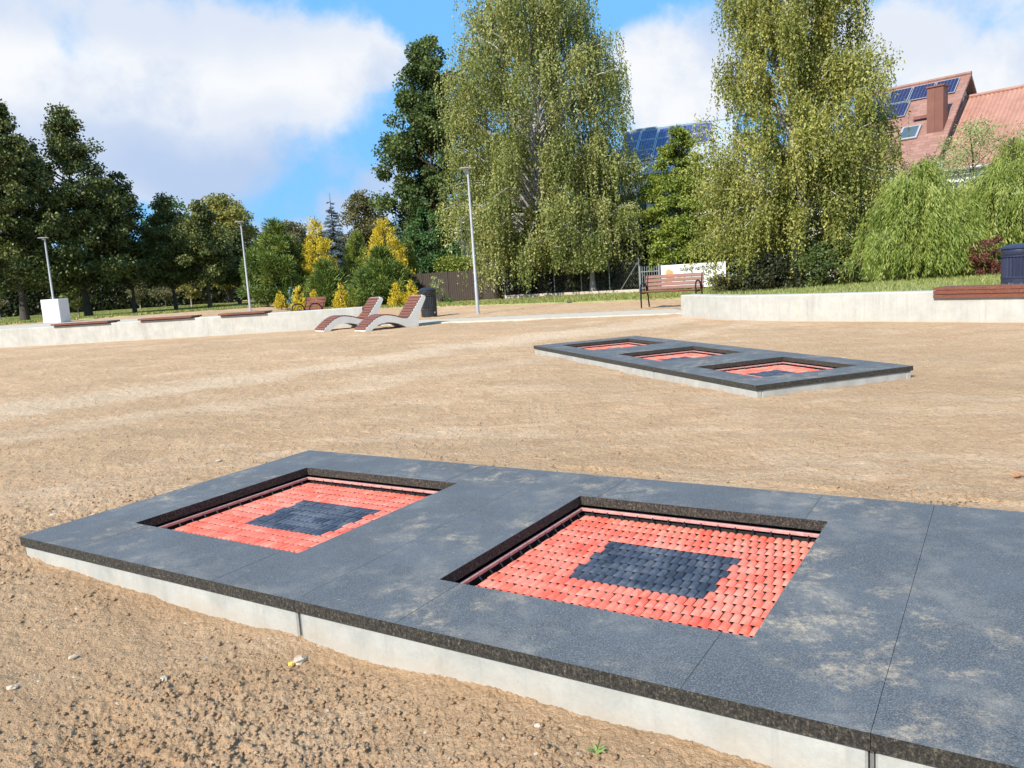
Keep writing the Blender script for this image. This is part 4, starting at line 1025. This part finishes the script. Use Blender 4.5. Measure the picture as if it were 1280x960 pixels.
# young trees with pale stakes behind the row
for k,(u,Y,vt,l,tm) in enumerate(((99,47,357,'tiny young tree with yellowing leaves between the white block and the second linden','birch2'),(176,58,352,'young park tree seen between the third and fourth lindens','olive'),(208,56,350,'young park tree with pale trunk left of the fourth linden','olive'),(240,54,345,'young park tree with pale trunk between the fourth and fifth lindens','yellowgreen'),(1,52,352,'young park tree with pale trunk at the left picture edge','olive'))):
    p=P3(u,Y); h=ztop(p[0],p[1],vt)-p[2]
    broad('young_tree',p,[(h*.35,.4,.4),(h*.6,.9,.9),(h*.85,.6,.6),(h,.1,.1)],26,1700,.13,LM[tm],l,'tree','young trees on the far lawn',.3,.06,'lightbark',seed=20+k,trunk_top=.9)
# bigger trees further back
def back(name,u,Y,vt,wl,wr,z0,matk,l,n=14000,seed=0,cl=.6,leaf=.2,grp='trees along the far edge',tr=.22,nc=110,prof=None,shell=.45):
    p=P3(u,Y); h=ztop(p[0],p[1],vt)-p[2]; L_=wl/F*Y; R_=wr/F*Y
    pr=prof or [(z0,L_*.6,R_*.6),(z0+(h-z0)*.25,L_,R_),(z0+(h-z0)*.55,L_*.95,R_*.95),(z0+(h-z0)*.8,L_*.65,R_*.65),(h,L_*.15,R_*.15)]
    return broad(name,p,pr,nc,n,leaf,LM[matk],l,'tree',grp,cl,tr,seed=seed,shell=shell)
back('round_tree',288,60,246,50,52,1.4,'yellowgreen','large round yellow-green tree behind the small lindens',22000,31,.8,.19)
back('dark_tree',228,85,249,45,48,2,'green','deep green tree top showing behind the fourth linden',9000,32,.9,.28)
back('round_tree',372,80,279,35,30,1.5,'olive','low olive-green round tree behind the wide pine',7000,33,.8,.24)
back('olive_tree',462,60,243,38,40,1.5,'olive','olive-brown leafy tree behind the golden conifers',15000,34,.6,.17)
back('green_tree',545,52,262,42,36,.4,'green','dense blue-green tree behind the dark board fence',16000,35,.55,.17)
pk=P3(550,56); hk_=ztop(pk[0],pk[1],52)-pk[2]
px=lambda a:a/F*56
broad('oak_tree',pk,[(hk_*.20,px(44),px(30)),(hk_*.34,px(74),px(60)),(hk_*.48,px(70),px(70)),(hk_*.60,px(54),px(70)),(hk_*.75,px(36),px(60)),(hk_*.90,px(16),px(50)),(hk_,px(4),px(20))],230,56000,.21,LM['oak'],'tall dark green oak-like tree left of the big birch','tree',None,.75,.3,seed=36,shell=.55)
# conifers
CG='conifers planted in front of the far fence'
def con(name,u,Y,vt,w,kind,matk,l,nb=160,per=60,leaf=.16,seed=0,z0=.03,pw=1.0,wl=.3,grp=CG,cat='conifer'):
    p=P3(u,Y); h=ztop(p[0],p[1],vt)-p[2]; return conifer(name,p,h,w*.62/F*Y,int(nb*1.2),int(per*1.25),leaf,LM[matk],l,grp,seed,kind,z0,pw=pw,wl=wl,cat=cat)
def pine(u,Y,vt,w,l,seed,n=26000):
    p=P3(u,Y); h=ztop(p[0],p[1],vt)-p[2]; q=w/2/F*Y
    broad('pine_tree',p,[(.25,q*.7,q*.7),(h*.2,q,q),(h*.42,q*.98,q*.95),(h*.65,q*.68,q*.66),(h*.85,q*.34,q*.3),(h,.08,.08)],150,n,.24,LM['pine'],l,'conifer',CG,.40,.10,seed=seed,trunk_top=.95,shell=.42,flat=.8,aspect=.2,upb=.45,alig=1.2)
pine(353,44,279,86,'wide bushy pine right of the middle lamp post',1,44000)
con('golden_thuja',404,44.5,264,48,'thuja','gold','tall golden conifer beside the blue spruce',190,60,.15,2,pw=.75)
pine(411,43,330,44,'lower pine in front of the left golden conifer',3,22000)
con('blue_spruce',425,48,235,58,'spruce','blue','narrow blue-grey spruce rising between the golden conifers',240,60,.15,4,.04,wl=.3,pw=1.1)
con('thuja_tree',452,46,281,46,'thuja','thuja','yellow-green conifer between the blue spruce and the right golden conifer',170,60,.15,5,pw=.8)
con('golden_thuja',487,43,266,60,'thuja','gold','right golden conifer with its top above a pine',200,60,.15,6,pw=.75)
pine(480,41,316,70,'dense dark pine in front of the right golden conifer',7,38000)
con('thuja_tree',516,44,290,20,'thuja','thuja','slim green conifer at the right of the right golden conifer',110,45,.13,8,pw=.6)
con('spruce_tree',503,52,264,34,'spruce','teal','small teal spruce tip above the green tree',110,45,.16,9,.05)
SG='small ornamental shrubs at the lawn edge'
for k,(u,Y,vt,w,kind,mk,l) in enumerate(((352,39.5,362,14,'thuja','gold','short golden shrub at the foot of the wide pine'),(368,39.0,349,17,'spruce','teal','small teal spruce shrub left of the small bench'),(375,38.0,355,17,'thuja','gold','small golden shrub directly behind the small bench, beside the teal spruce'),(388.5,38.5,348,11,'thuja','thuja','slim green column shrub above the small bench'),(394,38.4,358,12,'thuja','gold','small golden shrub right of the slim green column shrub'),(428,38.5,352,19,'thuja','gold','golden shrub standing alone above the rear lounger'),(443,38.5,355,14,'thuja','thuja','small green shrub right of the lone golden shrub'),(497,37.5,349,17,'thuja','gold','golden shrub above the backrest of the front lounger'),(516,37.5,348,18,'thuja','gold','golden shrub immediately left of the black bin'))):
    con('ornamental_shrub',u,Y,vt,w,kind,mk,l,44,24,.10,40+k,.03,1.0,.45,SG,'shrub')
p=P3(547,37.6); broad('young_tree',p,[(.5,.25,.25),(.9,.45,.45),(1.3,.15,.15)],14,500,.07,LM['pale'],'thin pale young tree in front of the dark board fence','tree',None,.16,.025,'lightbark',seed=60)
p=P3(560,37.8); broad('low_shrub',p,[(.08,.35,.35),(.3,.25,.25)],8,500,.08,LM['green'],'low green tuft at the foot of the board fence','shrub',None,.16,.02,seed=61)
# hedge behind the wire fence and board fence
def hedge(name,u0,u1,Y0_,Y1_,h,mk,l,n=30000,seed=0,th=1.2,leaf=.12,z0=0):
    rg=np.random.default_rng(seed+77); a=P3(u0,Y0_);b=P3(u1,Y1_); root=empty(name,tuple((a+b)/2)); tag(root,l,'hedge')
    t=rg.random(n); dd=(b-a)[:2]; nn=np.array([-dd[1],dd[0]])/np.linalg.norm(dd); c=rg.uniform(-1,1,n); hz=rg.random(n)
    hh=h*(.80+.30*vn(t*30,t*0,2.0,seed)+.12*vn(t*90,t*0,2,seed+1))
    edge=rg.random(n)<.7; c=np.where(edge,np.sign(c)*(1-.12*rg.random(n)),c); hz=np.where(rg.random(n)<.3,1-.05*rg.random(n),hz)
    P=np.zeros((n,3)); P[:,:2]=a[:2]+dd*t[:,None]+nn*(c*th/2)[:,None]-((a+b)/2)[:2]; P[:,2]=z0+hz*hh; P+=rg.normal(0,.06,(n,3)); P[:,2]=np.maximum(P[:,2],.02)
    V,Fq=kites(P,unit(rg.normal(size=(n,3))+np.array([0,0,-.2])),leaf*rg.uniform(.7,1.3,n),leaf*.7,rg)
    for k in range(9):
        ta=TubeAcc(); s=(k+.5)/9; c0=a[:2]+dd*s-((a+b)/2)[:2]; ta.add([(c0[0],c0[1],0),(c0[0]+.05,c0[1],h*.4),(c0[0],c0[1]+.05,h*.8)],[.06,.05,.02],5); ta.build('stem',MT['bark'],root)
    crown_obj(V,Fq,rg.random(n),LM[mk],root,'foliage')
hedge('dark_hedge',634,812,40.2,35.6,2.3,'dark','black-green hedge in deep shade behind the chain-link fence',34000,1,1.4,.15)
hedge('clipped_hedge',552,600,43,42,2.05,'thuja','strip of clipped yellow-green hedge above the board fence',9000,2,1.0,.10)
# far wood closing the horizon on the left
def far_wood():
    rg=np.random.default_rng(5); n=150000
    an=rg.uniform(-46,14,n)*np.pi/180; rr=86+rg.uniform(0,26,n)*rg.random(n); X=rr*np.sin(an);Y=rr*np.cos(an)
    H=3.6+2.0*vn(np.degrees(an)*1.0,rr*0,2.3,4)+1.6*vn(np.degrees(an),rr*0,.7,5); z=H*rg.random(n)**.75
    P=np.stack([X,Y,z+.1],1); V,Fq=kites(P,unit(rg.normal(size=(n,3))),.5*rg.uniform(.6,1.4,n),.42,rg)
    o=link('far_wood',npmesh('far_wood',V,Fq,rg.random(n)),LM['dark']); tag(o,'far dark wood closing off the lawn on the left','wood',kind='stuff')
far_wood()
def understory():
    # dark garden hedge line at the back of the left lawn
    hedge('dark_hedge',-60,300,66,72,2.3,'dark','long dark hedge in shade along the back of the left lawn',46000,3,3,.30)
understory()
# --- birches
pb=P3(680,38.6)
weeping('weeping_birch',pb,[(.5,1.6,1.2),(1.5,3.2,3.2),(2.6,4.9,5.0),(4.5,5.0,5.4),(7,4.9,5.5),(10,4.7,5.1),(12.5,3.9,4.2),(14.5,3.1,3.4),(16.5,2.3,2.4),(18.5,1.0,1.0),(19.2,.2,.2)],230,80,.95,.125,LM['birch'],'huge weeping birch with hanging olive-green branches behind the front lamp post','weeping birches',1,.27,floor=.35,spacing=.085,top=.95)
pb=P3(742,36.4)
weeping('weeping_birch',pb,[(.8,1.0,1.0),(1.8,2.3,2.2),(3.2,2.8,2.6),(5,2.7,2.5),(6.5,2.0,1.9),(7.4,.8,.8),(7.9,.2,.2)],70,60,.8,.115,LM['birch'],'lower weeping birch merging with the right flank of the huge birch','weeping birches',2,.16,floor=1.0,spacing=.08)
pb=P3(1000,27.2)
weeping('weeping_birch',pb,[(.2,2.6,2.1),(1.0,3.0,2.7),(2.2,3.6,3.5),(3.6,3.5,3.8),(4.9,3.5,3.9),(5.9,3.3,3.4),(6.9,2.6,2.7),(8.2,2.5,2.6),(10,2.6,2.5),(11.8,2.1,2.0),(13.6,1.0,1.0),(14.4,.2,.2)],240,88,.68,.095,LM['birch2'],'tall yellow-green weeping birch behind the left end of the right wall','weeping birches',3,.20,floor=.12,spacing=.065,top=.95)
back('dark_tree',965,35,235,75,70,.6,'oak','added dark green tree as a dark backdrop behind the right weeping birch',22000,38,.6,.16,None,.15,170)  # added tree: dark backdrop closing the bright gaps in the birch
back('dark_tree',668,47,150,70,75,2.2,'oak','added dark green tree for contrast behind the huge weeping birch',26000,39,.9,.21,None,.2,190)  # added tree, dark so that the birch stands out against it
# conifer between
p=P3(853,36.5); h=ztop(p[0],p[1],156)-p[2]
broad('thuja_tree',p,[(.3,1.9,2.0),(h*.25,2.1,2.3),(h*.5,1.7,1.85),(h*.7,1.15,1.25),(h*.87,.6,.65),(h,.10,.12)],380,62000,.14,LM['thuja'],'tall bushy green conifer above the white banner','conifer',None,.36,.14,seed=20,trunk_top=.95,shell=.30,flat=.6,aspect=.5)
# willows on the right
pb=P3(1150,19.0)
weeping('weeping_willow',pb,[(.15,1.0,1.1),(.7,1.5,1.4),(1.4,1.6,1.4),(2.0,1.2,1.1),(2.5,.7,.7),(2.85,.15,.15)],58,62,.8,.12,LM['willow'],'bright green weeping willow bush left of the timber wall seat','weeping willows on the grass bank',4,.09,bark='bark',wleaf=.17,spacing=.03,floor=.05,sway=.22,limb_up=.1,start=.2,droop=1,outer=.35)
pb=P3(1262,19.8)
weeping('weeping_willow',pb,[(.6,.9,1.3),(1.3,1.5,1.7),(2.0,1.5,1.8),(2.6,1.0,1.3),(3.0,.5,.6),(3.2,.1,.1)],52,60,.7,.115,LM['willow'],'weeping willow behind the navy bin at the right edge','weeping willows on the grass bank',5,.09,bark='bark',wleaf=.17,spacing=.032,floor=.5,sway=.22,limb_up=.1,start=.2,droop=1,outer=.35)
p=P3(1236,17.6); broad('red_shrub',p,[(.1,.28,.28),(.5,.40,.38),(.85,.2,.2)],26,2600,.05,LM['redshrub'],'small dark red shrub between the two willows','shrub',None,.15,.02,seed=70)
p=P3(1210,17.9); broad('yellow_shrub',p,[(.08,.22,.22),(.4,.28,.28),(.65,.12,.12)],18,1500,.05,LM['yellowgreen'],'little yellowing shrub left of the dark red shrub','shrub',None,.13,.02,seed=71)
p=P3(1215,25); broad('pale_shrub',p,[(.6,3.0,3.0),(2.2,3.4,3.6),(3.5,2.9,3.4),(4.3,1.5,2.2),(4.6,.4,.5)],150,20000,.10,LM['pale'],'pale feathery yellow-green shrub below the red roofs','shrub',None,.45,.06,seed=72,shell=.7,aspect=.3)
for k,(u,Y,hh,w_,mk,l) in enumerate(((968,25.6,1.2,1.1,'dark','dark leafy shrub in shade under the left side of the right birch'),(1045,25.0,1.6,1.5,'oak','dark leafy shrub in shade right of the right birch trunk'),(1105,24.4,1.5,1.1,'olive','olive leafy shrub between the right birch and the willow'),(1205,23.4,1.7,1.2,'oak','dark green shrub between the two willows'),(1300,23.0,1.9,1.6,'dark','dark shrub behind the right willow at the picture edge'))):
    p=P3(u,Y); broad('leafy_shrub',p,[(.1,w_*.8,w_*.8),(hh*.5,w_,w_),(hh*.85,w_*.6,w_*.6),(hh,w_*.2,w_*.2)],60,8000,.09,LM[mk],l,'shrub','shrubs on the grass bank',.30,.04,seed=80+k)
p=P3(912,29); broad('low_shrub',p,[(.1,.7,.9),(.35,.9,1.0),(.62,.4,.5)],40,5000,.07,LM['olive'],'leafy shrub at the foot of the right birch beside the banner','shrub',None,.25,.03,seed=73)

# ------------------------------------------------------------------ small things on the soil
def gpt(u,v):
    p=at(u,v)
    for _ in range(4):
        z=float(base(np.array([p[0]]),np.array([p[1]]))[0]+detail(np.array([p[0]]),np.array([p[1]]))[0]*damp(np.array([p[0]]),np.array([p[1]]))[0]); d=raydir(u,v); t=(z-CH)/d[2]; p=np.array([*(d*t)[:2],z])
    return p
def rock(u,v,s,mat,label,name='stone',seed=0,group='loose stones on the soil',flat=.7):
    import bmesh
    p=gpt(u,v); bm=bmesh.new(); bmesh.ops.create_icosphere(bm,subdivisions=2,radius=s); rg=random.Random(seed)
    for q in bm.verts:
        k=.72+.5*rg.random(); q.co=Vector((q.co.x*k*1.3,q.co.y*k,q.co.z*k*flat))
    me=bpy.data.meshes.new(name); bm.to_mesh(me); bm.free(); o=link(name,me,mat); o.location=(p[0],p[1],p[2]+s*.35); o.rotation_euler.z=seed; tag(o,label,'stone',group); return o
rock(374,828,.020,MT['stone'],'pale brown stone beside a yellow leaf below the kerb joint',seed=1)
y=rock(364,832,.011,MT['yellowstone'],'small yellow leaf scrap beside the pale brown stone',name='leaf_scrap',seed=2,group=None); y['category']='leaf'
rock(15,861,.013,MT['stone'],'small pale stone at the lower left picture edge',seed=3)
rock(92,823,.012,MT['stone'],'small pale stone in the cloddy soil left of centre',seed=4)
rock(205,850,.011,MT['stone'],'small grey stone in the middle of the foreground soil',seed=5)
rock(672,908,.008,MT['stone'],'tiny white stone on the smooth soil in front of the kerb',seed=6)
rock(273,577,.022,MT['stone'],'flat pale stone on the soil behind the left corner of the near platform',seed=7,flat=.35)
rock(66,645,.020,MT['stone'],'reddish flat stone left of the near platform',seed=8,flat=.35)
def sprig(u,v,n,h,label,seed):
    rg=np.random.default_rng(seed); p=gpt(u,v); P=np.zeros((n,3)); a=rg.uniform(0,2*np.pi,n); A=np.stack([np.cos(a),np.sin(a),rg.uniform(.25,1.2,n)],1)
    V,Fq=kites(P+rg.normal(0,.003,(n,3)),A,h*rg.uniform(.6,1.2,n),h*.22,rg); o=link('weed_sprig',npmesh('weed_sprig',V,Fq),MT['sprig']); o.location=tuple(p); tag(o,label,'weed','green sprouts in the soil')
sprig(746,940,11,.035,'small green weed rosette in the front soil',1); sprig(906,927,7,.028,'tiny grass sprout right against the kerb',2)
p=gpt(1273,598); m=MB(); m.add([(-.03,0,.01),(0,-.018,.022),(.035,0,.012),(0,.02,.03),(-.03,0,.006),(0,-.018,.018),(.035,0,.008),(0,.02,.026)],[(0,1,2,3),(7,6,5,4),(0,4,5,1),(1,5,6,2),(2,6,7,3),(3,7,4,0)]); o=m.build('dry_leaf',MT['dryleaf']); o.location=tuple(p); tag(o,'curled dry brown leaf on the soil at the right edge','leaf')

# ------------------------------------------------------------------ light and sky
SAZ=R(141); SEL=R(40)
sd=Vector((-math.sin(SAZ)*math.cos(SEL),math.cos(SAZ)*math.cos(SEL),math.sin(SEL)))
sun=bpy.data.lights.new('sun','SUN'); sun.energy=5.0; sun.angle=R(.5); sun.color=(1,.945,.85); so=bpy.data.objects.new('sun',sun); COL.objects.link(so)
so.rotation_euler=(-sd).to_track_quat('-Z','Y').to_euler(); so.location=(0,0,30)
w=bpy.data.worlds.new('World'); sc.world=w; w.use_nodes=True; nt=w.node_tree; bg=nt.nodes['Background']
sky=nt.nodes.new('ShaderNodeTexSky'); sky.sky_type='NISHITA'; sky.sun_disc=False; sky.sun_elevation=SEL; sky.sun_rotation=math.atan2(sd.x,sd.y); sky.air_density=1.0; sky.dust_density=.6; sky.ozone_density=1.5
tc=nt.nodes.new('ShaderNodeTexCoord').outputs['Generated']
sx=nt.nodes.new('ShaderNodeSeparateXYZ'); nt.links.new(tc,sx.inputs[0])
az=math_(nt,'ARCTAN2',sx.outputs[0],sx.outputs[1]); el=math_(nt,'ARCSINE',sx.outputs[2])
cb=nt.nodes.new('ShaderNodeCombineXYZ'); nt.links.new(az,cb.inputs[0]); nt.links.new(el,cb.inputs[1])
# warp
nz=nt.nodes.new('ShaderNodeTexNoise'); nz.inputs['Scale'].default_value=3.2; nz.inputs['Detail'].default_value=7; nz.inputs['Roughness'].default_value=.58; nt.links.new(tc,nz.inputs['Vector'])
vs=nt.nodes.new('ShaderNodeVectorMath'); vs.operation='SUBTRACT'; nt.links.new(nz.outputs['Color'],vs.inputs[0]); vs.inputs[1].default_value=(.5,.5,.5)
vm=nt.nodes.new('ShaderNodeVectorMath'); vm.operation='MULTIPLY_ADD'; nt.links.new(vs.outputs[0],vm.inputs[0]); vm.inputs[1].default_value=(.22,.18,0); nt.links.new(cb.outputs[0],vm.inputs[2]); wv_=vm.outputs[0]
def azel(u,v):
    d=raydir(u,v); d=d/np.linalg.norm(d); return math.atan2(d[0],d[1]),math.asin(d[2])
def blobs(L,op='MAXIMUM'):
    acc=None
    for (u,v,ru,rv,amp) in L:
        a,e=azel(u,v)
        s=nt.nodes.new('ShaderNodeVectorMath'); s.operation='SUBTRACT'; nt.links.new(wv_,s.inputs[0]); s.inputs[1].default_value=(a,e,0)
        q=nt.nodes.new('ShaderNodeVectorMath'); q.operation='MULTIPLY'; nt.links.new(s.outputs[0],q.inputs[0]); q.inputs[1].default_value=(F/ru,F/rv,0)
        l=nt.nodes.new('ShaderNodeVectorMath'); l.operation='LENGTH'; nt.links.new(q.outputs[0],l.inputs[0])
        m=nt.nodes.new('ShaderNodeMapRange'); m.inputs[1].default_value=1.45; m.inputs[2].default_value=.35; m.inputs[3].default_value=0; m.inputs[4].default_value=amp; m.interpolation_type='SMOOTHSTEP'; nt.links.new(l.outputs['Value'],m.inputs[0])
        acc=m.outputs[0] if acc is None else math_(nt,op,acc,m.outputs[0])
    return acc
cm=blobs([(90,70,250,100,.95),(60,160,260,110,1),(310,110,170,90,.95),(420,85,75,45,.9),(230,165,220,65,.85),(210,230,90,40,.95),(390,265,110,30,.75),(430,215,80,40,.55),(470,235,60,45,.9),(860,85,95,75,1),(870,20,60,50,.3),(1130,75,120,50,.65),(1280,110,110,50,.8),(1010,60,120,70,.5),(1200,20,110,25,.55),(600,150,120,60,.35),(1700,100,400,200,.9),(-500,120,400,260,.9)])
n2=noise(nt,5.5,9,.60,tc); cm=ramp_f(nt,math_(nt,'ADD',math_(nt,'MULTIPLY',cm,.85),math_(nt,'MULTIPLY',math_(nt,'SUBTRACT',n2,.5),1.7)),.22,.72)
gen=ramp_f(nt,noise(nt,1.6,8,.58,tc),.50,.68); away=ramp_f(nt,sx.outputs[1],.55,.25); cm=math_(nt,'MAXIMUM',cm,math_(nt,'MULTIPLY',gen,math_(nt,'MULTIPLY',away,.9)))
# cloud underside shading
sh=blobs([(330,215,260,60,1),(180,205,200,40,.8),(150,20,300,50,.5),(1130,70,120,40,.35),(330,150,120,30,.35)]); n3=noise(nt,4.5,7,.6,tc)
sh=math_(nt,'MAXIMUM',sh,math_(nt,'MULTIPLY',ramp_f(nt,n3,.42,.66),.75))
K=7.9
blue=mixc(nt,.85,sky.outputs[0],(K*.185,K*.54,K*1.0))
ccol=mixc(nt,sh,(K*.87,K*.885,K*.91),(K*.46,K*.58,K*.80))
fin=mixc(nt,cm,blue,ccol)
nt.links.new(fin,bg.inputs['Color']); bg.inputs['Strength'].default_value=.095
vw=sc.view_settings; vw.view_transform='Standard'; vw.look='None'; vw.gamma=1; vw.use_curve_mapping=False; vw.exposure=.55
sc.cycles.max_bounces=4; sc.cycles.diffuse_bounces=2; sc.cycles.glossy_bounces=2; sc.cycles.transmission_bounces=2; sc.cycles.transparent_max_bounces=4
